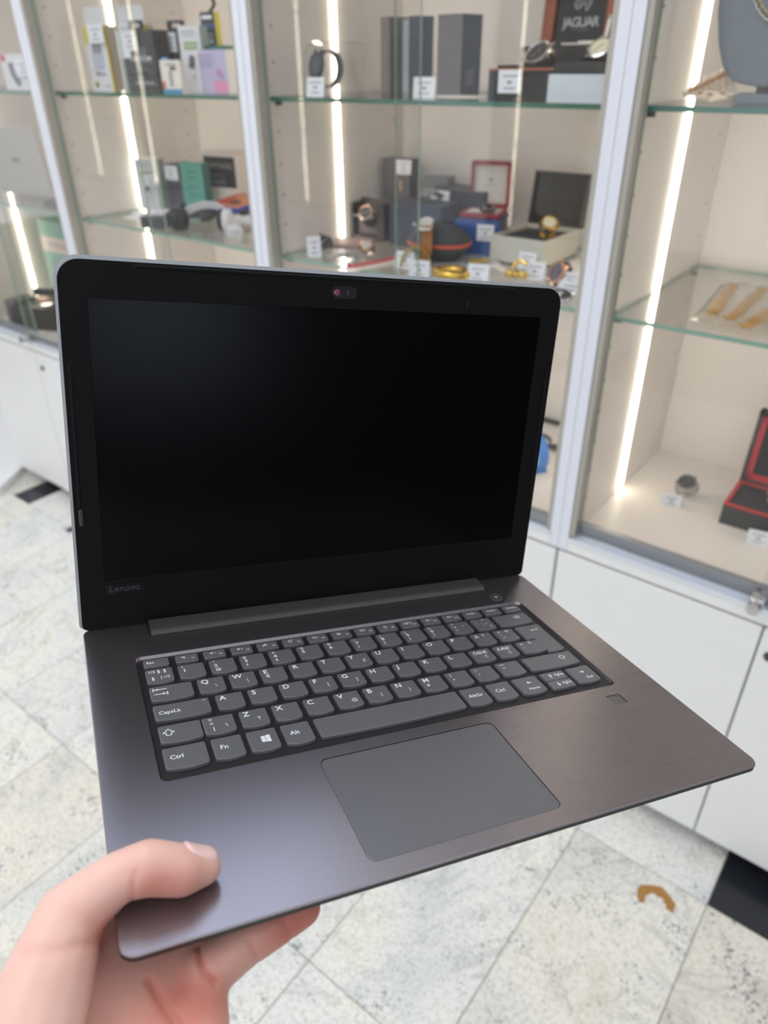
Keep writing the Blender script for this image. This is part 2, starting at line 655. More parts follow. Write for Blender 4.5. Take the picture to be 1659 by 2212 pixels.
def cabinet(loc, rz, label, group, xo, detailed=True, w=CW, locks=()):
    """xo: x of the overlap (left pane's right edge, right pane's left edge)"""
    c = empty('display_cabinet', loc, (0, 0, rz), label, 'cabinet', group)
    for s in (0, 1):
        b = MB()
        x0 = 0.0005 if s == 0 else w - 0.0205
        fs = b.box(x0, x0 + 0.02, 0, 0.55, 0.664, 2.10)
        fs[2].material_index = 1
        b.done('side_panel', [white_in, white_edge], c)
    b = MB()
    b.box(0.021, w - 0.021, 0.53, 0.545, 0.69, 2.08)
    b.done('back_panel', white_in, c)
    b = MB()
    b.box(0.0005, w - 0.0005, 0, 0.55, 2.10, 2.12)
    b.done('top_panel', white_lam, c)
    b = MB()
    fs = b.box(0.021, w - 0.021, 0.0, 0.53, 0.664, 0.69)
    fs[2].material_index = 1
    b.done('display_board', [white_in, white_lam], c)
    b = MB()
    b.box(0.001, w - 0.001, 0.0205, 0.55, 0.055, 0.655)
    b.done('carcass', white_lam, c)
    for x0, x1 in ((0.003, w / 2 - 0.002), (w / 2 + 0.002, w - 0.003)):
        b = MB()
        b.box(x0, x1, 0.0, 0.018, 0.055, 0.657, bev=0.0012)
        d = b.done('cupboard_door', white_lam, c)
    for x in (0.08, w - 0.08):
        for y in (0.09, 0.48):
            b = MB()
            b.cyl(0.018, 0.0005, 0.055, 12, Matrix.Translation((x, y, 0)))
            b.done('leg', black_pl, c, smooth=False)
    # bottom track, glass handles, side tracks
    b = MB()
    b.box(0.021, w - 0.021, -0.003, 0.034, 0.690, 0.6935)
    for y in (-0.003, 0.0085, 0.020):
        b.box(0.021, w - 0.021, y, y + 0.0022, 0.6935, 0.6985)
    b.done('bottom_track', alu_lt, c)
    b = MB()
    b.box(0.021, w - 0.021, 0.0, 0.034, 2.06, 2.08)
    b.done('top_track', alu, c)
    for x in (0.0212, w - 0.0212 - 0.010):
        b = MB()
        b.box(x, x + 0.010, 0.003, 0.036, 0.699, 2.06)
        b.done('side_track', mat('track_grey', (176, 172, 164), 0.45, 0.2), c)
    la, rb = xo
    for x0, x1, y in ((0.033, la, 0.0255), (rb, w - 0.033, 0.0125)):
        b = MB()
        fs = b.box(x0, x1, y, y + 0.005, 0.725, 2.055)
        for k in (3, 5):
            fs[k].material_index = 1
        g = b.done('glass_door', [g_clear, g_edge2], c)
        b = MB()
        b.box(x0, x1, y - 0.003, y + 0.008, 0.699, 0.726)
        b.box(x0, x1, y - 0.0042, y + 0.0092, 0.722, 0.7265)
        h = b.done('door_rail', alu_dk, g)
    if not detailed:
        zz = Zs
    for i, z in enumerate(Zs):
        b = MB()
        fs = b.box(0.024, w - 0.024, 0.045, 0.522, z - 0.004, z + 0.004)
        em = 1
        for k in (2, 3, 4, 5):
            fs[k].material_index = em
        b.done('glass_shelf', [g_shelf, g_edge if i else g_edge2], c)
        if detailed:
            for x, y in ((0.021, 0.066), (0.021, 0.486), (w - 0.021, 0.066), (w - 0.021, 0.486)):
                b = MB()
                s = 1 if x < 0.1 else -1
                b.cyl(0.0045, 0, 0.013, 10, TRS((x, y, z - 0.0090), (0, s * PI / 2, 0)))
                b.box(-0.004, 0.004, -0.004, 0.004, -0.012, -0.0045, Matrix.Translation((x + s * 0.0055, y, z)))
                b.done('shelf_peg', chrome_dk, c)
    if detailed:
        b = MB()
        for x, s in ((0.0206, 1), (w - 0.0206, -1)):
            for y in (0.066, 0.486):
                z = 0.764
                while z < 2.02:
                    if all(abs(z - q + 0.009) > 0.012 for q in Zs):
                        b.cyl(0.0026, 0, 0.0003, 10, TRS((x, y, z), (0, s * PI / 2, 0)))
                    z += 0.0655
        tag(b.done('peg_holes', hole_m, c), kind='stuff')
    for s in (0, 1):
        b = MB()
        x = 0.0206 if s == 0 else w - 0.0206 - 0.007
        b.box(x, x + 0.006, 0.2595, 0.2695, 0.6905, 2.07, bev=0.002)
        b.done('led_strip', LED, c)
    for kind, x, z in locks:
        b = MB()
        if kind == 'key':
            b.cyl(0.010, 0, 0.003, 20, TRS((x, 0.0, z), (PI / 2, 0, 0)))
            b.cyl(0.0065, 0.003, 0.0045, 20, TRS((x, 0.0, z), (PI / 2, 0, 0)))
            b.done('keyhole', chrome_dk, c)
        else:
            b.box(x - 0.012, x + 0.014, -0.016, 0.012, 0.699, 0.722, bev=0.004)
            b.cyl(0.0115, 0, 0.022, 20, TRS((x, -0.010, 0.708), (PI / 2, 0, 0)))
            b.cyl(0.006, 0, 0.001, 16, TRS((x, -0.0322, 0.708), (PI / 2, 0, 0)))
            b.done('cylinder_lock', steel, c)
    return c


X3, X2, X1, X0 = -0.504, -1.336, -2.184, -3.03
cabinet((X3, 0, 0), 0, 'white display cabinet on the right, gold chains and grey necklace bust inside', 'glass display cabinets', (0.43, 0.392), locks=(('bar', 0.392, 0), ('key', 0.44, 0.600)))
cabinet((X2, 0, 0), 0, 'white display cabinet behind the screen, filled with watches and watch boxes', 'glass display cabinets', (0.436, 0.388))
cabinet((X1, 0, 0), 0, 'white display cabinet with toothbrush boxes, headphones and a teal carton', 'glass display cabinets', (0.453, 0.405), w=0.847)
cabinet((X0, 0, 0), 0, 'leftmost white display cabinet, holding an open silver laptop', 'glass display cabinets', (0.43, 0.385), w=0.845, locks=(('bar', 0.415, 0), ('key', 0.458, 0.602)))
for x, lb_ in ((-1.48, 'nearest to the camera'), (-3.18, 'with a gap on either side'), (-4.92, 'second from its far end'), (-5.77, 'farthest from the camera')):
    cabinet((x, -2.62, 0), PI, 'white glass display cabinet across the aisle, ' + lb_, 'display cabinets across the aisle', (0.43, 0.39), detailed=False)

b = MB()
b.box(0, 0.9, 0, 0.7, 0.0, 0.035, bev=0.004)
o = b.done('floor_board', white_lam)
tag(o, 'low white board lying on the floor beside the leftmost cabinet', 'board')
o.location = (-2.93, -0.15, 0.0003)
o.rotation_euler = (0, 0, math.radians(123))


# ------------------------------------------------------------------ things on the shelves
U, Mz, Bz = 1.4872, 1.1562, 0.6901


def card(label, x, y, z, yaw=0.5, w=0.042, h=0.031, lean=0.25, m=None, lines=((0.72, 0.62), (0.5, 0.22), (0.42, 0.2), (0.2, 0.5)), group='price tags', floating=False):
    """folded price tag: leaning printed card with a foot behind it"""
    t = empty('price_tag', (x, y, z), (0, 0, yaw), label, 'price tag', group)
    Rx = Matrix.Rotation(-lean, 4, 'X')
    b = MB()
    b.box(-w / 2, w / 2, 0, 0.0008, 0, h, Rx)
    if not floating:
        b.box(-w / 2, w / 2, 0, 0.0008, 0, h, Matrix.Translation((0, 2 * h * math.sin(lean), 0)) @ Matrix.Rotation(lean, 4, 'X'))
    b.done('card', m or paper, t)
    b = MB()
    for q, l in lines:
        b.box(-w * l / 2, w * l / 2, -0.0003, 0.0, h * q - h * 0.02, h * q + h * 0.035, Rx)
    b.done('print', ink, t)
    return t


def carton(name, label, cat, x, y, z, w, d, h, yaw, m, group=None, mside=None, bev=0.0012, tilt=0.0):
    """closed box; origin at the middle of its lower front edge"""
    t = empty(name, (x, y, z), (tilt, 0, yaw), label, cat, group)
    b = MB()
    fs = b.box(-w / 2, w / 2, 0, d, 0, h, bev=0)
    if mside is not None:
        for k in (3, 5):
            fs[k].material_index = 1
    b.done('body', [m, mside] if mside is not None else m, t)
    return t


def decal(t, name, m, x0, x1, z0, z1, y=-0.0006, th=0.0005):
    b = MB()
    b.box(x0, x1, y, y + th, z0, z1)
    return b.done(name, m, t)


def sdecal(t, name, m, x, y0, y1, z0, z1, s=1):
    b = MB()
    b.box(x + (0.0001 if s > 0 else -0.0006), x + (0.0006 if s > 0 else -0.0001), y0, y1, z0, z1)
    return b.done(name, m, t)


def bars(t, name, m, rows, y=-0.0011):
    b = MB()
    for x0, x1, z, hh in rows:
        b.box(x0, x1, y, y + 0.0004, z, z + hh)
    return b.done(name, m, t)


def words(t, name, m, s, size, x, z, y=-0.0012, bold=0.0, center=True, extra=None):
    b = MB()
    add_text(b, s, size, Matrix.Translation((x, y, z)) @ Matrix.Rotation(PI / 2, 4, 'X'), bold, center=center)
    if extra:
        extra(b)
    return b.done(name, m, t)


def ell(a, b_, n=24, x0=0, z0=0, s=0, e=2 * PI):
    return [(x0 + a * math.sin(s + (e - s) * i / n), z0 + b_ * math.cos(s + (e - s) * i / n)) for i in range(n)]


def watch(label, loc, rot, case_m, dial_m, strap_m, r=0.020, style='loop', bracelet=False, sw=0.018, la=0.030, lb=0.024, group='watches', marks=paper, bez=None, cushion=None):
    """case face up at the origin, strap along X; style loop (closed), flat or curl"""
    t = empty('wristwatch', loc, rot, label, 'watch', group)
    b = MB()
    b.cyl(r, 0, 0, 28, prof=[(r * 0.8, -0.004), (r * 0.98, -0.0025), (r, 0.001), (r * 0.97, 0.0035), (r * 0.80, 0.0045), (r * 0.78, 0.0035)])
    for sx in (-1, 1):
        for sy in (-1, 1):
            b.box(-0.003, 0.004, -0.0018, 0.0018, -0.003, 0.0015, TRS((sx * r * 1.0, sy * sw * 0.52, 0)))
    b.done('case', case_m, t, smooth=False)
    b = MB()
    b.cyl(r * 0.77, 0.0035, 0.0039, 28)
    dl = b.done('dial', dial_m, t)
    b = MB()
    for k in range(12):
        a = k * PI / 6
        b.box(-0.0006, 0.0006, r * 0.6, r * 0.73, 0.0040, 0.0043, Matrix.Rotation(a, 4, 'Z'))
    b.box(-0.0006, 0.0006, -0.002, r * 0.55, 0.0042, 0.0045, Matrix.Rotation(2.1, 4, 'Z'))
    b.box(-0.0007, 0.0007, -0.002, r * 0.4, 0.0042, 0.0045, Matrix.Rotation(-1.0, 4, 'Z'))
    b.done('hands', marks, dl)
    if bez is not None:
        b = MB()
        b.tube([(r * 0.88 * math.cos(a), r * 0.88 * math.sin(a), 0.0042) for a in [2 * PI * k / 28 for k in range(28)]], r * 0.09, 6, True)
        b.done('bezel', bez, t)
    b = MB()
    b.cyl(0.0028, 0, 0.004, 12, TRS((0, r * 0.98, 0), (-PI / 2, 0, 0)))
    b.done('crown', case_m, t)
    if style == 'loop':
        path = ell(la, lb, 40, 0, -lb + 0.001, 0.52 * r / la * 1.2, 2 * PI - 0.52 * r / la * 1.2)
    elif style == 'flat':
        path = [(r * 0.85 + 0.075 * i / 10, -0.0012 - 0.0012 * math.sin(PI * i / 10)) for i in range(11)]
    else:
        path = [(r * 0.9 + 0.018 * math.sin(a), -0.022 + 0.021 * math.cos(a)) for a in [i * PI / 12 for i in range(14)]]

    def strap(path, nm='strap'):
        b = MB()
        if bracelet:
            n = len(path)
            for i in range(n):
                a = path[max(0, i - 1)]
                c = path[min(n - 1, i + 1)]
                ang = math.atan2(c[1] - a[1], c[0] - a[0])
                dl_ = math.hypot(c[0] - a[0], c[1] - a[1]) / 2 * 0.88
                for yy, ww in ((-sw * 0.36, sw * 0.13), (0, sw * 0.19), (sw * 0.36, sw * 0.13)):
                    b.box(-dl_ / 2, dl_ / 2, -ww, ww, -0.0014, 0.0014, TRS((path[i][0], yy, path[i][1]), (0, -ang, 0)))
        else:
            b.band(path, sw, 0.0028)
        b.done(nm, strap_m, t)
    strap(path, 'bracelet' if bracelet else 'strap')
    if style in ('flat', 'curl'):
        strap([(-x, z) for x, z in path], 'bracelet' if bracelet else 'strap')
    if cushion is not None and style == 'loop':
        b = MB()
        M = TRS((0, 0, -lb + 0.0), (PI / 2, 0, 0))
        b.cyl(1, -sw * 0.8, sw * 0.8, 24, M @ Matrix.Diagonal((la * 0.86, lb * 0.86, 1, 1)))
        tag(b.done('cushion', cushion, t))
    return t


def open_box(name, label, x, y, z, w, d, h, yaw, body, inner, lid_h, lid_m, lid_in, lean=0.12, group='watch boxes', rim=None, wall=0.006, lid_t=0.03):
    """presentation box, lid standing open at the back"""
    t = empty(name, (x, y, z), (0, 0, yaw), label, 'box', group)
    b = MB()
    b.box(-w / 2, w / 2, 0, d, 0, 0.004)
    b.box(-w / 2, w / 2, 0, wall, 0, h)
    b.box(-w / 2, w / 2, d - wall, d, 0, h)
    b.box(-w / 2, -w / 2 + wall, wall, d - wall, 0, h)
    b.box(w / 2 - wall, w / 2, wall, d - wall, 0, h)
    b.done('body', body, t)
    if rim is not None:
        b = MB()
        e = 0.0004
        b.box(-w / 2 - e, w / 2 + e, -e, wall, h, h + 0.003)
        b.box(-w / 2 - e, w / 2 + e, d - wall, d, h, h + 0.003)
        b.box(-w / 2 - e, -w / 2 + wall, wall, d - wall, h, h + 0.003)
        b.box(w / 2 - wall, w / 2 + e, wall, d - wall, h, h + 0.003)
        b.done('rim', rim, t)
    b = MB()
    b.box(-w / 2 + wall, w / 2 - wall, wall, d - wall, 0.004, h * 0.86, bev=0.003)
    b.done('cushion', inner, t)
    M = TRS((0, d, h + 0.001), (-lean, 0, 0))
    b = MB()
    b.box(-w / 2, w / 2, lid_t - 0.004, lid_t, 0, lid_h, M)
    b.box(-w / 2, -w / 2 + wall, 0, lid_t, 0, lid_h, M)
    b.box(w / 2 - wall, w / 2, 0, lid_t, 0, lid_h, M)
    b.box(-w / 2, w / 2, 0, lid_t, lid_h - wall, lid_h, M)
    b.box(-w / 2, w / 2, 0, lid_t, 0, wall, M)
    ld = b.done('lid', lid_m, t)
    b = MB()
    b.box(-w / 2 + wall, w / 2 - wall, lid_t * 0.35, lid_t - 0.004, wall, lid_h - wall, M)
    b.done('lid_lining', lid_in, ld)
    return t, M

# ---- middle cabinet, upper glass shelf
acr = glass('acrylic', (0.97, 0.97, 0.965, 1), 1.6)
t = empty('acrylic_case', (-1.195, 0.10, U), (0, 0, 0.12), 'clear arched acrylic case around the black sports watch', 'case')
b = MB()
out = [(-0.062, 0), (0.062, 0)] + [(0.062 * 0.9 if 0 else 0.058 - 0.0, 0.092)] + [(0.045, 0.098), (-0.035, 0.100), (-0.050, 0.092), (-0.058, 0.075)]
vs0 = [b.bm.verts.new((p[0], 0.0, p[1])) for p in out]
vs1 = [b.bm.verts.new((p[0], 0.07, p[1])) for p in out]
for i in range(len(out)):
    j = (i + 1) % len(out)
    b.bm.faces.new((vs0[i], vs0[j], vs1[j], vs1[i]))
b.bm.faces.new(vs0)
b.bm.faces.new(list(reversed(vs1)))
b.done('shell', acr, t)
dk = mat('black_resin', (42, 46, 60), 0.4)
watch('chunky black sports watch standing inside the clear acrylic case', (-1.232, 0.112, U + 0.0555), (0, -PI / 2 + 0.20, 1.30), dk, mat('grey_dial', (70, 76, 92), 0.3), dk, r=0.026, sw=0.024, la=0.034, lb=0.030, bez=chrome_dk, marks=steel)
card('price tag standing in front of the acrylic watch case', -1.218, 0.085, U, 0.25, 0.042, 0.036)

t = empty('display_stand_box', (-1.155, 0.30, U), (0, 0, 0), 'open tall grey and navy watch box standing next to the acrylic case', 'box', 'tall standing boxes')
b = MB()
b.box(-0.052, -0.026, 0, 0.07, 0, 0.146)
b.done('side_leaf', taupe, t)
b = MB()
b.box(-0.026, 0.042, 0.06, 0.072, 0, 0.142)
b.done('back_leaf', mat('dark_card', (60, 58, 64), 0.6), t)
b = MB()
b.box(-0.012, 0.016, 0.03, 0.058, 0, 0.140)
b.done('insert', mat('pale_grey_card', (190, 194, 200), 0.6), t)
b = MB()
b.box(0.012, 0.044, 0.02, 0.070, 0, 0.146)
b.done('front_leaf', navy, t)

t = carton('watch_carton', 'tall closed carton with taupe front and navy side, near the middle', 'box', -0.987, 0.25, U, 0.060, 0.075, 0.142, 0.0, taupe, 'tall standing boxes', navy)
bars(sdecal(t, 'side_label', navy, 0.031, 0.02, 0.055, 0.02, 0.022) and t, 'edge', taupe, [(-0.031, 0.031, 0.139, 0.001)])
b = MB()
for k in range(5):
    b.box(0.0313, 0.0318, 0.016, 0.048, 0.018 + k * 0.006, 0.021 + k * 0.006)
b.done('side_print', mat('faint_print', (120, 124, 136), 0.7), t)
card('price tag leaning on the shelf left of the tall taupe carton', -0.965, 0.13, U, 0.45, 0.044, 0.036)
b = MB()
for k, (dx, dy, a) in enumerate(((0, 0, 0.2), (0.012, 0.01, 0.32), (-0.01, 0.016, 0.1))):
    b.box(-0.055, 0.055, -0.018, 0.018, k * 0.0008, k * 0.0008 + 0.0006, TRS((dx, dy, 0), (0, 0, a)))
o = b.done('paper_slips', paper_w)
tag(o, 'loose white paper slips lying in front of the tall taupe carton', 'papers')
o.location = (-0.915, 0.165, U)

t = carton('watch_box', 'low black watch box with copper edge line and price tag', 'box', -0.752, 0.13, U, 0.128, 0.13, 0.048, 0.05, black_card, 'watch boxes')
decal(t, 'copper_line', mat('copper_line', (178, 104, 84), 0.45), -0.064, 0.064, 0.0462, 0.0492)
b = MB()
b.box(-0.052, 0.062, 0.012, 0.12, 0.048, 0.054)
b.done('lid', mat('charcoal', (44, 43, 46), 0.55), t)
card('price tag stuck to the front of the black box with copper line', -0.771, 0.1265, U + 0.010, 0.05, 0.046, 0.037, lean=0.0, floating=True)
watch('steel chronograph with black dial lying tilted on the black box', (-0.742, 0.172, U + 0.071), (0.75, -0.30, 0.1), steel, mat('black_dial', (58, 60, 60), 0.25), mat('dark_leather', (60, 52, 48), 0.6), r=0.0265, sw=0.02, la=0.026, lb=0.0125, marks=steel, bez=steel)

woodm = mat('cherry_wood', (150, 84, 56), 0.35, var=0.2, nscale=25)
t = empty('watch_presentation_box', (-0.775, 0.36, U), (0, 0, 0), 'open box with cherry wood framed lid lettered JAGUAR', 'box', 'watch boxes')
b = MB()
b.box(-0.075, 0.085, -0.06, 0.09, 0, 0.085, bev=0.002)
b.done('body', black_card, t)
b = MB()
M = TRS((0, 0.02, 0.085), (-0.10, 0, 0))
b.box(-0.075, -0.051, 0, 0.03, 0, 0.17, M)
b.box(0.061, 0.085, 0, 0.03, 0, 0.17, M)
b.box(-0.051, 0.061, 0, 0.03, 0.146, 0.17, M)
ld = b.done('wooden_frame', woodm, t)
b = MB()
b.box(-0.051, 0.061, 0.008, 0.012, 0, 0.146, M)
pn = b.done('lid_panel', mat('black_satin', (22, 22, 28), 0.3), t)
b = MB()
Mt = M @ Matrix.Translation((0.006, 0.0072, 0.033)) @ Matrix.Rotation(PI / 2, 4, 'X')
add_text(b, 'JAGUAR', 0.0235, Mt, 0.004, 0.86, center=True)
add_text(b, 'SINCE 1945' if False else '\u2014 \u2014 \u2014 \u2014', 0.007, Mt @ Matrix.Translation((0, -0.007, 0)), 0, center=True)
cat = [(-0.016, 0.0335), (-0.018, 0.038), (-0.013, 0.046), (-0.004, 0.050), (0.001, 0.0525), (0.006, 0.050), (0.014, 0.049), (0.018, 0.045), (0.016, 0.037), (0.011, 0.029), (0.008, 0.027), (0.007, 0.033), (0.004, 0.040), (-0.001, 0.0385), (-0.005, 0.033), (-0.010, 0.030), (-0.016, 0.0335)]
q = MB()
for a, c in zip(cat[:-1], cat[1:]):
    pass
q.bm.free()
mk = MB()
mk.stroke(cat, 0.0016)
mk.stroke([(-0.012, 0.041), (-0.006, 0.042), (-0.002, 0.0455), (0.003, 0.046)], 0.0013)
mk.stroke([(-0.015, 0.037), (-0.009, 0.0355), (-0.004, 0.037)], 0.0012)
mk.stroke([(0.006, 0.046), (0.012, 0.042), (0.011, 0.035)], 0.0011)
bmesh.ops.transform(mk.bm, matrix=Mt, verts=mk.bm.verts[:])
for f in mk.bm.faces:
    b.bm.faces.new([b.bm.verts.new(v.co) for v in f.verts])
mk.bm.free()
b.done('lid_emblem', mat('silver_print', (188, 192, 200), 0.4, 0.3), pn)

t = carton('white_carton', 'plain white carton at the right end of the upper shelf', 'box', -0.604, 0.062, U, 0.112, 0.10, 0.041, 0.0, mat('cool_white_card', (208, 216, 224), 0.5), 'watch boxes')
b = MB()
b.box(-0.048, 0.056, 0.012, 0.098, 0.041, 0.059)
b.done('black_top', black_card, t)
t, M = open_box('watch_box', 'black open watch box with white edged lid on the white carton', -0.579, 0.085, U + 0.0592, 0.072, 0.07, 0.006, 0.0, black_card, black_card, 0.062, paper_w, black_pl, lean=0.30, lid_t=0.012)
watch('silver watch with cream dial leaning on the small black open box', (-0.590, 0.098, U + 0.0765), (0.75, -0.25, 0.15), steel, mat('cream_dial', (226, 220, 196), 0.45), black_pl, r=0.021, sw=0.016, la=0.022, lb=0.012, marks=gold)
b = MB()
b.box(-0.05, 0.05, -0.012, 0.012, 0, 0.003, TRS((0, 0, 0), (0, 0, 0.15)))
b.box(-0.02, 0.05, -0.004, 0.012, 0.003, 0.006, TRS((0, 0, 0), (0, 0, 0.05)))
o = b.done('paper_slips', paper_w)
o.location = (-0.715, 0.322, U + 0.0858)
tag(o, 'white leaflets lying in front of the cherry wood framed lid', 'papers')

# ---- middle cabinet, lower glass shelf
t = empty('watch_box', (-1.262, 0.30, Mz), (0, 0, 0.0), 'small dark open-front box holding a steel watch', 'box', 'watch boxes')
b = MB()
b.box(-0.05, 0.045, 0.045, 0.05, 0, 0.092)
b.box(-0.05, -0.043, 0, 0.05, 0, 0.085)
b.box(0.038, 0.058, 0, 0.05, 0, 0.088)
b.box(-0.05, 0.045, 0, 0.05, 0, 0.007)
b.box(-0.05, 0.045, -0.001, 0.05, 0.052, 0.058)
b.done('body', mat('brown_black_card', (58, 52, 56), 0.6), t)
b = MB()
b.box(-0.042, 0.037, 0.02, 0.044, 0.008, 0.05)
b.done('pad', mat('mauve_grey', (98, 88, 94), 0.7), t)
watch('steel watch with dark dial perched on the small open-front box', (-1.248, 0.285, Mz + 0.067), (0.85, 0.1, 0.3), steel, mat('green_black_dial', (66, 76, 70), 0.3), steel, r=0.019, sw=0.016, la=0.015, lb=0.026, bracelet=True, bez=rosegold)
b = MB()
b.box(-0.055, 0.055, -0.045, 0.045, 0, 0.010, bev=0.002)
b.box(-0.049, 0.049, -0.039, 0.039, 0.010, 0.0112)
o = b.done('flat_case', mat('rose_taupe', (150, 122, 120), 0.6))
o.location = (-1.245, 0.215, Mz)
o.rotation_euler = (0, 0, 0.35)
tag(o, 'flat rose taupe tray lying before the small open-front box', 'tray')
t = carton('watch_carton', 'tall dark taupe carton behind the navy box, tag on its top', 'box', -1.255, 0.42, Mz, 0.085, 0.05, 0.178, 0.0, mat('dark_taupe', (88, 82, 90), 0.6), 'tall standing boxes', navy)
decal(t, 'clasp', rosegold, 0.012, 0.018, 0.100, 0.128)
card('price tag hanging at the top of the tall dark taupe carton', -1.222, 0.405, Mz + 0.146, 0.15, 0.046, 0.034, lean=0.12, floating=True)
t = carton('watch_carton', 'upright navy box with a steel watch lying on top', 'box', -1.100, 0.29, Mz, 0.148, 0.09, 0.100, 0.05, navy, 'watch boxes')
watch('steel watch lying across the top of the upright navy box', (-1.085, 0.325, Mz + 0.1235), (0.3, 0, 0.12), steel, mat('grey_dial2', (120, 122, 124), 0.3), chrome_dk, r=0.018, sw=0.016, la=0.034, lb=0.0105, marks=steel)
t = carton('watch_carton', 'grey carton standing at the back behind the navy box', 'box', -1.152, 0.45, Mz, 0.07, 0.05, 0.138, 0.2, mat('mid_grey_card', (120, 118, 118), 0.6), 'tall standing boxes')
t = carton('watch_box', 'long black box at the back between navy and blue boxes', 'box', -1.060, 0.40, Mz, 0.165, 0.09, 0.122, -0.12, mat('blackish_card', (50, 51, 58), 0.5), 'watch boxes')
card('price tag on the long black box at the back of the shelf', -1.087, 0.375, Mz + 0.086, -0.02, 0.055, 0.036, lean=0.10, floating=True)

blue = mat('royal_blue_card', (30, 82, 156), 0.5)
red = mat('burgundy_leather', (160, 44, 52), 0.4)
cream = mat('cream_lining', (222, 218, 212), 0.7)
t = carton('blue_carton', 'royal blue carton with the red watch box on top', 'box', -0.930, 0.30, Mz, 0.105, 0.13, 0.078, 0.30, blue, 'watch boxes', mat('dark_blue_card', (34, 66, 104), 0.5))
t, M = open_box('watch_box', 'burgundy watch box with cream lining, lid open, on the blue carton', -0.940, 0.325, Mz + 0.0782, 0.094, 0.09, 0.012, 0.30, red, cream, 0.098, red, cream, lean=-0.02, lid_t=0.030)
b = MB()
add_text(b, '\u2014\u2014\u2014', 0.010, M @ Matrix.Translation((0, 0.0100, 0.045)) @ Matrix.Rotation(PI / 2, 4, 'X'), 0.01, center=True)
b.box(-0.004, 0.004, 0.0098, 0.0100, 0.056, 0.061, M)
b.done('lid_print', ink, t)
watch('small dark watch in the cream cushion of the burgundy box', (-0.932, 0.350, Mz + 0.101), (0.35, 0, 0.9), steel, black_gl, black_pl, r=0.013, sw=0.012, la=0.017, lb=0.0065, marks=steel)
card('price tag on the front of the royal blue carton', -0.907, 0.3025, Mz + 0.036, 0.30, 0.040, 0.036, lean=0.0, floating=True)

t, M = open_box('watch_box', 'large cream watch box with black lined lid wide open', -0.808, 0.275, Mz, 0.135, 0.17, 0.058, 0.0, mat('ivory_card', (206, 204, 194), 0.55), black_card, 0.115, mat('brown_black_lid', (46, 42, 42), 0.35), black_gl, lean=0.15, lid_t=0.022, wall=0.005)
watch('gold watch with pale dial inside the large cream box', (-0.755, 0.315, Mz + 0.088), (0.55, 0.15, 0.5), gold, mat('pale_dial', (232, 224, 200), 0.3), gold, r=0.0185, sw=0.014, la=0.018, lb=0.019, bracelet=True, bez=gold)
card('price tag standing against the front of the cream watch box', -0.775, 0.262, Mz, 0.05, 0.042, 0.034)

# zipped case with brown strap watch
t = empty('zip_case', (-0.975, 0.215, Mz + 0.0), (0, 0, 0.25), 'rounded dark grey travel case with orange zip', 'case')
b = MB()
prof = []
zz = [(0.000, 0.030), (0.006, 0.046), (0.020, 0.060), (0.034, 0.069), (0.038, 0.070)]
zt = [(0.0435, 0.070), (0.050, 0.069), (0.064, 0.058), (0.075, 0.040), (0.081, 0.015)]
def shell(levels, nm, m):
    b = MB()
    rows = []
    for z, r in levels:
        rows.append([b.bm.verts.new((1.02 * r * math.copysign(abs(math.cos(a)) ** 0.8, math.cos(a)), 0.055 * (r / 0.07) * math.copysign(abs(math.sin(a)) ** 0.8, math.sin(a)) + 0.0, z)) for a in [2 * PI * k / 36 for k in range(36)]])
    for p, q_ in zip(rows[:-1], rows[1:]):
        for k in range(36):
            b.bm.faces.new((p[k], p[(k + 1) % 36], q_[(k + 1) % 36], q_[k]))
    b.bm.faces.new(rows[0])
    b.bm.faces.new(rows[-1])
    return b.done(nm, m, t, smooth=True)
b.bm.free()
eva = mat('charcoal_fabric', (66, 68, 76), 0.8, var=0.12, nscale=300)
shell(zz, 'lower_shell', eva)
shell(zt, 'upper_shell', eva)
shell([(0.0375, 0.0708), (0.0385, 0.072), (0.0430, 0.072), (0.0440, 0.0708)], 'zip', mat('orange_zip', (214, 92, 62), 0.6))
tan = mat('tan_leather', (158, 106, 58), 0.6, var=0.12, nscale=200)
t = empty('wristwatch', (-0.972, 0.155, Mz + 0.088), (0.0, 0, 0.25), 'steel watch with tan leather strap draped over the zip case', 'watch', 'watches')
b = MB()
b.cyl(0.021, 0, 0, 28, TRS((0, 0, 0), (0.5, 0, 0)), prof=[(0.017, -0.004), (0.021, -0.002), (0.0212, 0.002), (0.018, 0.005), (0.017, 0.004)])
b.done('case', steel, t)
b = MB()
b.cyl(0.0165, 0.004, 0.0045, 28, TRS((0, 0, 0), (0.5, 0, 0)))
b.done('dial', mat('silver_dial', (196, 196, 190), 0.3), t)
b = MB()
b.cyl(0.004, 0, 0.005, 12, TRS((-0.021, -0.006, 0.0), (0, -PI / 2, 0)))
b.done('crown', steel, t)
b = MB()
b.band([(-0.012, 0.0), (-0.003, -0.004), (0.001, -0.018), (0.000, -0.040), (-0.003, -0.062), (-0.006, -0.085)], 0.026, 0.0028, M=TRS((0.006, -0.008, 0), (0, 0, PI / 2)))
b.done('strap', tan, t)

# cards and small watches on the lower shelf front
card('price tag beside the tan strap, front of zip case', -0.995, 0.105, Mz, 0.35, 0.044, 0.036)
card('price tag before the curved gold bracelet, near the screen top', -0.918, 0.055, Mz, 0.3, 0.044, 0.036)
card('price tag right of the gold bangle, near the screen top', -0.800, 0.098, Mz, 0.2, 0.046, 0.036)
card('price tag behind the little gold bow-shaped watch', -0.715, 0.185, Mz, 0.15, 0.044, 0.036)
card('price tag lying behind the rose gold watch with navy dial', -0.628, 0.170, Mz, 0.1, 0.044, 0.030)
card('price tag above the oval black-dial watch at the shelf edge', -0.590, 0.098, Mz, 0.1, 0.048, 0.032)
card('tall narrow price tag among the watches at the left shelf end', -1.232, 0.072, Mz, 0.9, 0.032, 0.046)

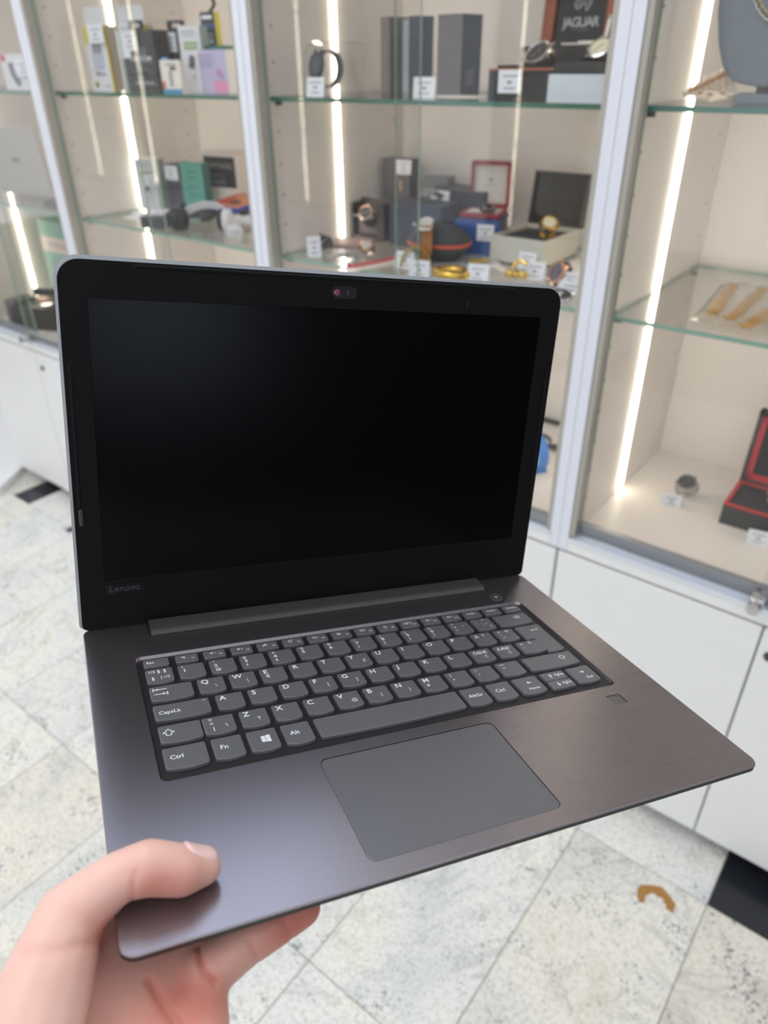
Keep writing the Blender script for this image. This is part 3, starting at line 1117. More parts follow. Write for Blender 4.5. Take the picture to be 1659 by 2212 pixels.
t = empty('gold_bracelet', (-0.975, 0.125, Mz), (0, 0, 0.5), 'curved gold link bracelet by the tan leather strap', 'bracelet')
b = MB()
for k in range(17):
    a = PI * (0.02 + 0.96 * k / 16)
    b.box(-0.004, 0.004, -0.009, 0.009, -0.002, 0.002, TRS((-0.034 * math.cos(a), 0, 0.004 + 0.042 * math.sin(a)), (0, math.atan2(-math.cos(a) * 0.042, 0.034 * math.sin(a)), 0)))
b.done('links', gold, t)
b = MB()
b.tube([(0.030 * math.cos(a), 0.025 * math.sin(a), 0) for a in [2 * PI * k / 36 for k in range(36)]], 0.0105, 10, True)
o = b.done('gold_bangle', gold, smooth=True)
o.location = (-0.862, 0.098, Mz + 0.0105)
o.scale = (1.1, 1, 1)
tag(o, 'thick polished gold bangle lying on the shelf above the laptop', 'bangle')
t = empty('gold_watch', (-0.880, 0.235, Mz + 0.004), (0.1, 0, 0.9), 'tiny gold link bracelet lying on a white card', 'bracelet')
b = MB()
for k in range(9):
    for s in (-1, 0, 1):
        b.ball((0.005 * k - 0.02, 0.0052 * s, 0.0032), 0.0034, seg=8)
b.done('links', gold, t)
b = MB()
b.box(-0.035, 0.028, -0.020, 0.014, -0.0035, -0.0028)
b.done('card', paper, t)
t = empty('gold_watch', (-0.742, 0.160, Mz + 0.012), (0.5, 0, 0.2), 'little gold bow-shaped watch standing on the shelf', 'watch', 'watches')
b = MB()
for s in (-1, 1):
    b.ball((s * 0.014, 0, 0), 0.012, (1, 0.7, 0.8), 12)
b.cyl(0.007, -0.006, 0.006, 14, TRS((0, 0, 0), (PI / 2, 0, 0)))
b.done('case', gold, t, smooth=True)
b = MB()
b.tube([(-0.012, 0.012, 0.004), (-0.006, 0.024, 0.010), (0.004, 0.028, 0.012), (0.014, 0.022, 0.010)], 0.004, 8)
b.done('bracelet', gold, t)
watch('rose gold watch with navy dial standing on edge at the right', (-0.660, 0.180, Mz + 0.024), (0.9, -0.9, 0.2), rosegold, mat('blue_grey_dial', (78, 76, 100), 0.3), mat('navy_leather', (32, 42, 64), 0.5), r=0.022, sw=0.016, la=0.024, lb=0.014, bez=rosegold, marks=rosegold)
t = empty('wristwatch', (-0.600, 0.075, Mz + 0.010), (0.65, 0, 0.15), 'oval watch with black dial at the right front edge of the shelf', 'watch', 'watches')
b = MB()
b.cyl(1, 0, 0, 28, Matrix.Diagonal((1.35, 0.72, 1, 1)), prof=[(0.017, -0.005), (0.021, 0), (0.021, 0.003), (0.018, 0.005), (0.0165, 0.004)])
b.done('case', steel, t)
b = MB()
b.cyl(0.0163, 0.0040, 0.0046, 28, Matrix.Diagonal((1.35, 0.72, 1, 1)))
b.done('dial', mat('black_brown_dial', (52, 48, 44), 0.3), t)
b = MB()
b.box(-0.007, 0.007, -0.0012, 0.0012, 0.0047, 0.0052, TRS((0, 0, 0), (0, 0, 0.8)))
b.box(-0.007, 0.007, -0.0012, 0.0012, 0.0047, 0.0052, TRS((0, 0, 0), (0, 0, 2.0)))
b.done('hands', paper, t)
b = MB()
M = TRS((-0.690, 0.165, 0))
b.bm.free()
watch('small dark oval watch beside the price tag behind the gold bow', (-0.682, 0.215, Mz + 0.013), (0.7, 0, 0.3), chrome_dk, black_gl, black_pl, r=0.012, sw=0.010, la=0.015, lb=0.0055)
t = empty('paper_band', (-0.815, 0.195, Mz), (0, 0, 0.25), 'white curled paper band in front of the cream watch box', 'papers')
b = MB()
b.band([(-0.03, 0.001), (-0.02, 0.009), (-0.008, 0.013), (0.006, 0.012), (0.018, 0.007), (0.030, 0.002)], 0.03, 0.001)
b.done('band', paper_w, t)
t, M = open_box('cream_case', 'flat cream case with raised lid at the right end of the shelf', -0.617, 0.235, Mz, 0.15, 0.12, 0.014, 0.0, paper_w, paper_w, 0.03, paper_w, paper_w, lean=0.9, lid_t=0.006)
b = MB()
b.box(-0.085, 0.085, -0.020, 0.020, 0, 0.006, bev=0.0015)
o = b.done('white_tray', paper_w)
o.location = (-1.062, 0.092, Mz)
o.rotation_euler = (0, 0, 1.35)
tag(o, 'long white tray card under the red strip', 'card')
b = MB()
b.box(-0.066, 0.060, -0.010, 0.010, 0, 0.003, bev=0.001)
b.ball((-0.074, 0.004, 0.004), 0.004, seg=8)
b.ball((-0.076, -0.005, 0.004), 0.004, seg=8)
o = b.done('red_bracelet', mat('red_band', (196, 62, 78), 0.5))
o.location = (-1.064, 0.092, Mz + 0.0062)
o.rotation_euler = (0, 0, 1.35)
tag(o, 'slim red strap laid on the long white tray card', 'bracelet')
b = MB()
b.box(-0.052, 0.052, -0.085, 0.085, 0, 0.004, bev=0.001)
o = b.done('grey_mat', mat('silver_mat', (176, 178, 182), 0.5))
o.location = (-0.925, 0.215, Mz)
o.rotation_euler = (0, 0, -0.5)
o.location.z = Mz - 0.0002
tag(o, 'pale silver display mat under the zip case', 'mat')
watch('black watch lying at the far left end of the lower shelf', (-1.262, 0.135, Mz + 0.020), (0.9, 0, 1.1), black_pl, black_gl, black_pl, r=0.019, sw=0.018, la=0.026, lb=0.010)
watch('steel bracelet watch lying left of the white tray card', (-1.150, 0.075, Mz + 0.018), (0.2, 0.1, 0.5), steel, mat('silver_dial', (196, 196, 190), 0.3), steel, r=0.017, sw=0.015, la=0.034, lb=0.009, bracelet=True)
watch('steel watch with rose gold details next to the flat taupe tray', (-1.150, 0.165, Mz + 0.020), (0.4, 0.3, 0.2), rosegold, mat('silver_dial', (196, 196, 190), 0.3), steel, r=0.016, sw=0.014, la=0.020, lb=0.010, bracelet=True)

# ---- middle cabinet, bottom board (seen between screen and post)
b = MB()
b.box(-0.10, 0.06, -0.008, 0.008, 0, 0.010, bev=0.002)
o = b.done('black_bar', black_pl)
o.location = (-0.815, 0.505, Bz)
tag(o, 'thin black bar at the back of the bottom board, right of the screen', 'bar')
o = None
t = empty('leather_band', (-0.735, 0.36, Bz), (0, 0, 0.1), 'black coiled strap with oval end beside the laptop screen edge', 'strap')
b = MB()
b.band([(p[0], p[1]) for p in ell(0.030, 0.016, 30, -0.006, 0.018)], 0.014, 0.003, closed=True)
b.done('coil', mat('olive_black', (58, 58, 54), 0.55), t)
b = MB()
b.ball((0.042, 0, 0.007), 0.02, (1.2, 0.8, 0.32))
b.done('oval_end', mat('olive_black', (58, 58, 54), 0.55), t, smooth=True)
t = empty('blue_wristband', (-0.700, 0.235, Bz), (0, 0, -0.6), 'bright blue rubber watch band curling out from behind the screen', 'band')
b = MB()
bl = mat('blue_rubber', (52, 124, 208), 0.45)
b.band([(0.060 * math.sin(a), 0.052 + 0.050 * math.cos(a)) for a in [(-1.1 + 3.4 * k / 26) for k in range(27)]], 0.026, 0.004)
b.done('band', bl, t)
b = MB()
b.box(-0.010, 0.010, -0.015, 0.015, -0.003, 0.003, TRS((0.050, 0, 0.022), (0, 0.9, 0)))
b.done('loop', mat('blue_rubber_dark', (40, 104, 180), 0.45), t)

# ---- right cabinet
vel = mat('grey_velvet', (128, 136, 144), 0.95, var=0.14, nscale=500, bump=0.3)
t = empty('necklace_bust', (-0.338, 0.15, U), (0, 0, 0.12), 'grey velvet necklace bust on the top shelf of the right cabinet', 'bust')
b = MB()
b.box(-0.038, 0.038, -0.022, 0.030, 0.0004, 0.014, bev=0.003)
b.done('foot', vel, t)
b = MB()
b.box(-0.010, 0.018, -0.004, 0.010, 0.0142, 0.030)
b.done('neck', mat('taupe_card', (112, 104, 106), 0.6), t)
b = MB()
outl = []
def bw(z):
    pts_ = [(0.022, 0.0), (0.025, 0.030), (0.034, 0.050), (0.050, 0.064), (0.08, 0.077), (0.12, 0.087), (0.16, 0.091), (0.22, 0.090), (0.27, 0.075), (0.30, 0.05)]
    for (a, c), (d, e) in zip(pts_[:-1], pts_[1:]):
        if a <= z <= d:
            return c + (e - c) * (z - a) / (d - a)
    return 0.05
NZ = 26
for side in (0, 1):
    pass
rows = []
for k in range(NZ + 1):
    z = 0.0225 + (0.30 - 0.0225) * (k / NZ) ** 1.25
    w_ = bw(z)
    row = []
    for i in range(13):
        u = -1 + 2 * i / 12
        row.append((u * w_, -0.012 - 0.022 * (1 - u * u) * min(1, (z / 0.12)) + 0.10 * max(0, z - 0.02) * 0.35, z))
    rows.append(row)
fv = [[b.bm.verts.new(p) for p in r] for r in rows]
bv = [[b.bm.verts.new((p[0], p[1] + 0.006, p[2])) for p in r] for r in rows]
for k in range(NZ):
    for i in range(12):
        b.bm.faces.new((fv[k][i], fv[k][i + 1], fv[k + 1][i + 1], fv[k + 1][i]))
        b.bm.faces.new((bv[k][i + 1], bv[k][i], bv[k + 1][i], bv[k + 1][i + 1]))
    for i in (0, 12):
        b.bm.faces.new((fv[k][i], fv[k + 1][i], bv[k + 1][i], bv[k][i]))
for i in range(12):
    b.bm.faces.new((fv[0][i], bv[0][i], bv[0][i + 1], fv[0][i + 1]))
    b.bm.faces.new((fv[-1][i], bv[-1][i], bv[-1][i + 1], fv[-1][i + 1]))
b.done('chest', vel, t, smooth=True)
# king chain: interlocked flat rings following the chest
t = empty('king_chain', (-0.338, 0.15, U), (0, 0, 0.12), 'thick gold and steel chain hanging on the grey necklace bust', 'necklace')
gs = mat('pale_gold', (196, 172, 118), 0.25, 1.0, var=0.1)
N_ = 46
for k in range(N_):
    a = PI * (0.04 + 0.92 * k / (N_ - 1))
    x = -0.058 * math.cos(a) + 0.004
    z = 0.235 - 0.128 * math.sin(a) ** 0.9
    u = min(1, abs(x) / max(0.02, bw(z)))
    y = -0.012 - 0.022 * (1 - u * u) * min(1, z / 0.12) + 0.035 * max(0, z - 0.02) - 0.004
    dx = 0.058 * math.sin(a)
    dz = -0.128 * 0.9 * math.cos(a)
    ang = math.atan2(dz, dx)
    b = MB()
    b.tube([(0.0068 * math.cos(q_), 0.0052 * math.sin(q_), 0) for q_ in [2 * PI * i / 12 for i in range(12)]], 0.0014, 5, True)
    o = b.done('chain_link', gs if k % 2 else steel, t, smooth=True)
    o.location = (x, y, z)
    o.rotation_euler = (PI / 2 + (0.75 if k % 2 else -0.75), -ang, 0)

shellm = mat('shell_cream', (236, 214, 192), 0.35, var=0.12, nscale=60)
t = empty('seashell', (-0.418, 0.165, U + 0.027), (0.15, -0.35, 0.25), 'cream spiral seashell behind the grey necklace bust', 'seashell')
b = MB()
rows = []
for i in range(60):
    s = i / 59
    R_ = 0.003 + 0.024 * math.sin(PI * min(1, s * 1.05)) ** 0.8 * (0.35 + 0.65 * s)
    rib = 1 + 0.10 * math.sin(s * 60)
    rows.append(((s - 0.5) * 0.095, R_ * rib))
vs = []
for x, r in rows:
    vs.append([b.bm.verts.new((x, r * math.cos(a) * (1 + 0.06 * math.sin(5 * a)), r * 0.8 * math.sin(a))) for a in [2 * PI * k / 20 for k in range(20)]])
for p, q_ in zip(vs[:-1], vs[1:]):
    for k in range(20):
        b.bm.faces.new((p[k], p[(k + 1) % 20], q_[(k + 1) % 20], q_[k]))
b.bm.faces.new(vs[0])
b.bm.faces.new(vs[-1])
b.done('whorl', shellm, t, smooth=True)
b = MB()
for k in range(9):
    b.ball((-0.034 + 0.0085 * k, -0.020, 0.004 + 0.0012 * k), 0.0042, (1.1, 0.7, 0.8), 8)
b.done('ridge', mat('shell_amber', (190, 140, 76), 0.5), t)
t = empty('starfish', (-0.405, 0.115, U + 0.003), (0.10, 0.0, 0.4), 'cream starfish shell with amber spots under the bust', 'starfish')
b = MB()
pts5 = []
for k in range(10):
    a = PI * k / 5 + 0.2
    r = 0.044 if k % 2 == 0 else 0.019
    pts5.append((r * math.cos(a), r * math.sin(a)))
n_ = len(pts5)
top = b.bm.verts.new((0, 0, 0.016))
bot = b.bm.verts.new((0, 0, 0.0))
vv = [b.bm.verts.new((p[0], p[1], 0.002 + (0.006 if i % 2 else 0.008))) for i, p in enumerate(pts5)]
for i in range(n_):
    b.bm.faces.new((top, vv[i], vv[(i + 1) % n_]))
    b.bm.faces.new((bot, vv[(i + 1) % n_], vv[i]))
b.done('body', shellm, t)
b = MB()
for k in range(4):
    b.ball((0.016 * math.cos(k * 1.5), 0.013 * math.sin(k * 1.5), 0.012), 0.0042, (1.2, 0.8, 0.45), 8)
b.done('spots', mat('shell_amber', (190, 140, 76), 0.5), t)

# bag of gold chains, lower shelf
chg = mat('rolo_gold', (224, 186, 122), 0.28, 1.0, var=0.12)
lk = MB()
lk.tube([(0.0050 * math.cos(a), 0.0043 * math.sin(a), 0) for a in [2 * PI * i / 9 for i in range(9)]], 0.0013, 4, True)
lkme = None
for nm, (x0, y0), (x1, y1), wd, nl, lab in (('gold_chain', (-0.335, 0.135), (-0.358, 0.345), 0.017, 96, 'leftmost bundle of pale gold chain lying on the lower glass shelf'),
                                     ('gold_chain', (-0.300, 0.120), (-0.303, 0.345), 0.015, 96, 'middle bundle of pale gold chain lying on the lower glass shelf'),
                                     ('gold_chain', (-0.266, 0.090), (-0.243, 0.330), 0.017, 96, 'bundle of pale gold chain nearest the right picture edge')):
    t = empty(nm, (x0, y0, Mz), (0, 0, 0), lab, 'chain', 'gold chains on the lower shelf')
    d = Vector((x1 - x0, y1 - y0))
    pr_ = Vector((-d.y, d.x)).normalized()
    L_ = d.length
    d.normalize()
    strand = 0
    for k in range(nl):
        st_ = k % 3
        s = (k // 3) / (nl / 3 - 1)
        off = (st_ - 1) * wd * 0.36 + 0.0015 * math.sin(s * 17 + st_)
        p = d * (s * L_) + pr_ * off
        if lkme is None:
            o = lk.done('chain_link', chg, t, smooth=True)
            lkme = o.data
        else:
            o = link('chain_link', lkme, None, t)
        o.location = (p.x, p.y, 0.0082 + 0.0012 * math.sin(s * 23 + st_ * 2))
        o.rotation_euler = (PI / 2 if k % 2 else 0.5, 0.4 * math.sin(k), math.atan2(d.y, d.x) + (0.5 if k % 2 else -0.3))
bag = glass('plastic_film', (0.99, 0.99, 0.99, 1), 1.2, 0.12)
b = MB()
rng = random.Random(5)
nx, ny = 18, 22
g = []
for i in range(nx + 1):
    r_ = []
    for j in range(ny + 1):
        u, v = i / nx, j / ny
        ed = min(u, v, 1 - u, 1 - v)
        r_.append(b.bm.verts.new((-0.372 + 0.185 * u - 0.03 * (v - 0.5), 0.085 + 0.285 * v, 0.0012 + min(1, ed * 9) * (0.0150 + 0.0025 * math.sin(u * 25 + v * 9) + 0.0015 * rng.random()))))
    g.append(r_)
for i in range(nx):
    for j in range(ny):
        b.bm.faces.new((g[i][j], g[i + 1][j], g[i + 1][j + 1], g[i][j + 1]))
o = b.done('plastic_bag', bag, smooth=True)
o.location = (0, 0, Mz)
tag(o, 'clear plastic bag wrapped over the gold chains', 'bag')

watch('steel bracelet watch with black dial lying on the bottom board', (-0.352, 0.322, Bz + 0.0385), (0.35, -0.30, 0.5), steel, mat('black_dial', (58, 60, 60), 0.25), steel, r=0.0205, sw=0.018, la=0.024, lb=0.0195, bracelet=True, bez=chrome_dk, marks=steel)
card('price tag in front of the steel watch on the bottom board', -0.360, 0.262, Bz, 0.35, 0.042, 0.028, lean=0.5)
redm = mat('signal_red', (196, 42, 48), 0.5)
t, M = open_box('watch_box', 'black box with red rim and lid open on the bottom board', -0.180, 0.262, Bz, 0.150, 0.125, 0.046, 0.02, mat('black_leatherette', (48, 46, 46), 0.6, var=0.1, nscale=200), black_card, 0.165, mat('black_leatherette', (48, 46, 46), 0.6), mat('black_velvet', (22, 20, 26), 0.9), lean=0.12, rim=redm, lid_t=0.03, wall=0.008)
b = MB()
b.box(-0.067, -0.055, 0.004, 0.0095, 0.008, 0.155, M)
b.box(0.055, 0.067, 0.004, 0.0095, 0.008, 0.155, M)
b.box(-0.067, 0.067, 0.004, 0.0095, 0.008, 0.022, M)
b.box(-0.067, 0.067, 0.004, 0.0095, 0.143, 0.155, M)
b.done('lid_trim', redm, t)
watch('rose gold bracelet watch inside the black and red box', (-0.172, 0.330, Bz + 0.062), (0.25, 0.1, 1.5), rosegold, mat('rose_dial', (200, 150, 120), 0.3), rosegold, r=0.0145, sw=0.014, la=0.022, lb=0.009, bracelet=True, bez=rosegold)
card('price tag in front of the black and red watch box', -0.166, 0.220, Bz, 0.2, 0.042, 0.030, lean=0.3)

# ---- left cabinet, upper shelf
boxw = mat('glossy_white_card', (222, 222, 226), 0.3, var=0.01)
yel = mat('lime_yellow', (206, 196, 60), 0.45)
yeld = mat('ochre_yellow', (196, 170, 60), 0.45)


def brush_box(label, x, y, yaw):
    t = carton('toothbrush_box', label, 'box', x, y, U, 0.092, 0.035, 0.150, yaw, boxw, 'toothbrush boxes', mat('pale_grey_side', (196, 188, 180), 0.4))
    sdecal(t, 'yellow_side_edge', yeld, 0.046, 0.0, 0.007, 0.0, 0.150)
    decal(t, 'hang_tab', boxw, -0.044, 0.040, 0.152, 0.192, y=0.010, th=0.001)
    decal(t, 'yellow_corner', yel, -0.046, -0.030, 0.110, 0.148)
    decal(t, 'yellow_edge', yel, 0.041, 0.046, 0.0, 0.150)
    decal(t, 'picture_panel', mat('pale_blue_print', (176, 182, 200), 0.35), -0.024, 0.020, 0.052, 0.118)
    b = MB()
    for s in (-1, 1):
        b.box(-0.004 + s * 0.009, 0.004 + s * 0.009, -0.0018, -0.0006, 0.058, 0.088)
    pc = b.done('brush_handles', mat('silver_blue', (206, 212, 226), 0.3), t)
    b = MB()
    for s in (-1, 1):
        b.box(-0.0028 + s * 0.009, 0.0028 + s * 0.009, -0.0018, -0.0006, 0.088, 0.113)
    b.done('brush_heads', mat('brown_bristle', (128, 116, 96), 0.6), t)
    words(t, 'lettering', inkd, 'JIMMY SMILE', 0.0078, 0.000, 0.037, bold=0.01)
    bars(t, 'small_print', ink, [(-0.026, 0.0, 0.045, 0.002), (0.012, 0.032, 0.011, 0.003)])
    decal(t, 'badge', yel, -0.034, -0.019, 0.019, 0.024, y=-0.0012)
    decal(t, 'badge', mat('brown_print', (110, 96, 78), 0.6), -0.032, -0.019, 0.010, 0.019, y=-0.0012)
    return t


brush_box('left toothbrush box, white with lime yellow edges', -2.037, 0.12, 0.05)
brush_box('second toothbrush box, half hidden behind the black dash camera box', -1.925, 0.155, 0.30)
card('price tag taped high on the left toothbrush box', -2.020, 0.112, U + 0.111, 0.08, 0.062, 0.042, lean=0.0, floating=True)
card('price tag taped on the second toothbrush box', -1.925, 0.139, U + 0.112, 0.1, 0.062, 0.042, lean=0.0, floating=True)
cgrey = mat('anthracite_print', (72, 73, 78), 0.45)


def dash_box(label, x, y, yaw, full):
    t = carton('dash_camera_box', label, 'box', x, y, U, 0.118, 0.05, 0.135, yaw, cgrey, 'dash camera boxes')
    b = MB()
    o_ = rrect(-0.026, 0.026, 0.135, 0.156, 0.006, 4)
    i_ = rrect(-0.013, 0.013, 0.140, 0.150, 0.0048, 4)
    ov = [b.bm.verts.new((p[0], 0.004, p[1])) for p in o_]
    iv = [b.bm.verts.new((p[0], 0.004, p[1])) for p in i_]
    for k in range(len(ov)):
        j = (k + 1) % len(ov)
        b.bm.faces.new((ov[k], ov[j], iv[j], iv[k]))
    r_ = bmesh.ops.extrude_face_region(b.bm, geom=b.bm.faces[:])
    bmesh.ops.translate(b.bm, verts=[v for v in r_['geom'] if isinstance(v, bmesh.types.BMVert)], vec=(0, 0.0015, 0))
    b.done('hang_tab', black_card, t)
    if full:
        words(t, 'lettering', paper, 'CARRECCAM', 0.0135, 0.002, 0.070, bold=0.02)
        bars(t, 'print_lines', mat('soft_print', (140, 142, 150), 0.6), [(-0.03, 0.045, 0.064, 0.0016), (-0.05, 0.059, 0.016, 0.001)])
        b = MB()
        car = [(-0.030, 0.030), (-0.028, 0.044), (-0.012, 0.055), (0.014, 0.056), (0.032, 0.047), (0.046, 0.043)]
        for a, c in zip(car[:-1], car[1:]):
            for e_ in (0.0, 0.004):
                q0 = (a[0], -0.0011, a[1] - e_)
                q1 = (c[0], -0.0011, c[1] - e_)
                b.poly([q0, q1, (q1[0], q1[1], q1[2] - 0.0015), (q0[0], q0[1], q0[2] - 0.0015)])
        b.box(-0.016, 0.0, -0.0011, -0.0007, 0.026, 0.034)
        b.done('car_picture', mat('car_print', (120, 122, 134), 0.4), t)
        bars(t, 'small_icons', mat('icon_print', (190, 190, 196), 0.5), [(-0.026 + 0.014 * k, -0.017 + 0.014 * k, 0.0185, 0.005) for k in range(5)])
        decal(t, 'window', mat('dusky_window', (108, 110, 112), 0.2), -0.048, 0.028, 0.079, 0.100)
    return t


dash_box('front black dash camera box with white lettering and a car picture', -1.842, 0.11, 0.10, True)
dash_box('second black dash camera box, right behind the front one', -1.785, 0.19, 0.30, False)
card('price tag taped at the top left of the front dash camera box', -1.862, 0.1030, U + 0.092, 0.10, 0.056, 0.042, lean=0.0, floating=True)
card('wide white card taped beside the price tag on the dash camera box', -1.888, 0.1005, U + 0.076, 0.10, 0.044, 0.058, lean=0.0, floating=True, lines=())
card('narrow price tag taped on the second dash camera box', -1.7935, 0.178, U + 0.088, 0.30, 0.030, 0.042, lean=0.0, floating=True)

t = carton('small_carton', 'small white carton with a light blue base stripe', 'box', -1.655, 0.055, U, 0.055, 0.022, 0.070, 0.30, paper_w, 'small cartons')
decal(t, 'blue_base', mat('sky_blue', (74, 152, 190), 0.45), -0.027, 0.0275, 0.0, 0.010)
bars(t, 'print_lines', inkd, [(-0.010, 0.018, 0.060, 0.002), (0.0, 0.016, 0.050, 0.006)] + [(-0.004, 0.004, 0.018 + 0.008 * k, 0.004) for k in range(4)])
decal(t, 'red_picture', mat('skin_print', (196, 120, 104), 0.5), -0.027, -0.018, 0.010, 0.026)
b = MB()
b.ball((-0.018, 0.01, 0.072), 0.008, (1.2, 1, 0.5), 10)
b.done('blue_cap', mat('light_blue', (120, 164, 220), 0.4), t)
gr = mat('print_green', (150, 180, 120), 0.5)


def charger(label, x, y, z, yaw, h, wd=0.062):
    t = carton('charger_box', label, 'box', x, y, z, wd, 0.045, h, yaw, boxw, 'charger boxes', mat('grey_green_side', (150, 168, 168), 0.5))
    bars(t, 'print_lines', mat('faint_grey', (176, 180, 182), 0.5), [(-wd * 0.36, wd * 0.3, h * 0.90, 0.003), (-wd * 0.36, wd * 0.25, h * 0.85, 0.002)])
    bars(t, 'green_print', gr, [(-wd * 0.30, wd * 0.36, h * 0.72, 0.006), (-wd * 0.30, wd * 0.33, h * 0.655, 0.006)])
    b = MB()
    b.box(-0.008, 0.008, -0.0018, -0.0006, -0.013, 0.013, TRS((0.0, 0, h * 0.47), (0, 0.25, 0)))
    b.done('plug_picture', mat('plug_grey', (96, 98, 100), 0.5), t)
    b = MB()
    b.tube([(0.004, -0.0010, h * 0.39), (0.012, -0.0010, h * 0.30), (-0.004, -0.0010, h * 0.24), (0.014, -0.0010, h * 0.16)], 0.0012, 5)
    b.done('cable_picture', mat('cable_grey', (170, 172, 178), 0.5), t)
    return t


charger('white and green charger box behind the lilac cube box', -1.655, 0.125, U, 0.35, 0.140, 0.058)
lil = mat('lilac_front', (190, 182, 214), 0.4, var=0.08, nscale=12)
t = carton('lilac_box', 'lilac cube box with pink label on the upper shelf', 'box', -1.588, 0.125, U, 0.098, 0.075, 0.090, 0.12, lil, None, boxw)
decal(t, 'pink_label', mat('candy_pink', (226, 150, 184), 0.4), 0.004, 0.0488, 0.002, 0.026)
bars(t, 'print_lines', mat('mauve_print', (160, 152, 178), 0.5), [(-0.040, 0.006, 0.078, 0.002), (-0.040, 0.008, 0.070, 0.002), (-0.038, 0.008, 0.062, 0.002), (-0.036, 0.004, 0.055, 0.002)])
b = MB()
b.ball((0.022, -0.0004, 0.044), 0.009, (1, 0.12, 0.9), 10)
b.tube([(0.026, -0.001, 0.040), (0.034, -0.001, 0.036), (0.030, -0.001, 0.030)], 0.0016, 6)
b.done('earbud_picture', mat('rose_print', (196, 140, 172), 0.4), t)
decal(t, 'left_panel', boxw, -0.0488, -0.036, 0.0, 0.090)
t = carton('small_black_box', 'small black upright box with hook on top of the lilac box', 'box', -1.640, 0.175, U + 0.0995, 0.040, 0.024, 0.068, 0.30, mat('black_brown_box', (60, 54, 58), 0.5), 'small cartons', yel)
bars(t, 'lettering', paper, [(-0.015, 0.013, 0.054, 0.007), (-0.012, 0.012, 0.022, 0.0015), (-0.010, 0.012, 0.014, 0.0015), (-0.008, 0.012, 0.006, 0.003)])
decal(t, 'blue_window', mat('night_blue', (60, 84, 140), 0.4), -0.018, 0.018, 0.034, 0.044)
b = MB()
b.band([(-0.012, 0.068), (-0.004, 0.074), (0.004, 0.082), (0.002, 0.094), (-0.006, 0.098)], 0.014, 0.002, M=TRS((0.012, 0.012, 0)))
b.done('hang_hook', black_pl, t)
b = MB()
b.box(-0.045, 0.04, -0.01, 0.05, 0, 0.008, bev=0.001)
o = b.done('teal_tray', mat('teal_card', (70, 122, 108), 0.5))
o.location = (-1.625, 0.165, U + 0.0908)
o.rotation_euler = (0, 0, 0.12)
tag(o, 'flat teal tray between the lilac box and small black box', 'tray')
t = carton('slim_white_box', 'slim white and yellow pack left of the small black box', 'box', -1.672, 0.178, U + 0.0995, 0.014, 0.03, 0.056, 0.25, boxw, 'small cartons', yel)

# ---- left cabinet, lower shelf
charger('white and green charger box with tag on the lower shelf', -2.105, 0.255, Mz, 0.25, 0.145, 0.078)
card('price tag clipped on the lower charger box', -2.072, 0.246, Mz + 0.072, 0.55, 0.044, 0.034, lean=0.0, floating=True)
t = carton('teal_box', 'teal carton with dark side, tag at its top left', 'box', -1.940, 0.30, Mz, 0.100, 0.030, 0.140, 0.02, mat('teal_front', (96, 166, 152), 0.45), None, mat('teal_side', (60, 110, 104), 0.5))
bars(t, 'print_lines', mat('teal_print', (58, 124, 112), 0.5), [(-0.02, 0.02, 0.115, 0.004), (-0.022, 0.022, 0.096, 0.004), (-0.02, 0.02, 0.072, 0.004), (-0.02, 0.018, 0.05, 0.004)])
t = carton('phone_box', 'dark slate carton immediately left of the teal carton', 'box', -2.026, 0.300, Mz, 0.076, 0.08, 0.132, 0.02, mat('slate_card', (86, 84, 98), 0.5), None)
card('price tag taped on the dark slate carton', -2.030, 0.294, Mz + 0.088, 0.02, 0.062, 0.040, lean=0.0, floating=True)
t = carton('lens_box', 'white carton with black panel lettered SAMYANG', 'box', -1.885, 0.365, Mz, 0.150, 0.08, 0.165, 0.12, mat('warm_white_box', (222, 212, 204), 0.5), None)
decal(t, 'black_panel', black_pl, -0.060, 0.062, 0.070, 0.155)
words(t, 'lettering', mat('pale_print', (170, 160, 160), 0.5), 'SAMYANG', 0.0225, 0.0, 0.122, bold=0.0)
words(t, 'small_lettering', mat('pale_print2', (120, 130, 140), 0.5), 'MANUAL', 0.015, -0.012, 0.098)
decal(t, 'blue_print', mat('slate_print', (86, 104, 122), 0.5), -0.034, 0.020, 0.078, 0.090, y=-0.0012)
t = empty('disc_case', (-1.752, 0.270, Mz + 0.030), (0.10, 0, 0.10), 'blue disc case with orange and red cover lying flat', 'case')
b = MB()
b.box(-0.065, 0.065, -0.03, 0.12, 0.0035, 0.016, bev=0.002)
b.done('blue_shell', mat('cobalt_plastic', (44, 62, 176), 0.35), t)
b = MB()
b.box(-0.062, 0.062, -0.026, 0.116, 0.016, 0.0166)
b.done('cover', mat('orange_cover', (214, 130, 84), 0.4, var=0.4, nscale=20), t)
b = MB()
b.cyl(0.03, 0.0167, 0.0172, 20, Matrix.Translation((-0.03, 0.03, 0)))
b.done('red_patch', mat('red_cover', (190, 66, 52), 0.4), t)
b = MB()
b.cyl(0.018, 0.0173, 0.0178, 20, Matrix.Translation((0.012, 0.02, 0)))
b.done('dark_patch', mat('brown_cover', (88, 70, 62), 0.4), t)
t = carton('small_black_case', 'small black case with a white tag on top, shelf front', 'box', -1.845, 0.065, Mz, 0.070, 0.06, 0.030, 0.40, mat('navy_black', (58, 60, 72), 0.5), 'small cartons')
card('white tag lying on the small black case', -1.860, 0.095, Mz + 0.0312, 0.5, 0.05, 0.028, lean=1.2, floating=True)
b = MB()
for k, (dx, dy, a) in enumerate(((0, 0, 0.1), (0.05, 0.03, 0.5), (-0.03, 0.04, -0.2))):
    b.box(-0.045, 0.045, -0.02, 0.02, k * 0.0008, k * 0.0008 + 0.0006, TRS((dx, dy, 0), (0, 0, a)))
o = b.done('paper_slips', paper)
o.location = (-2.02, 0.14, Mz)
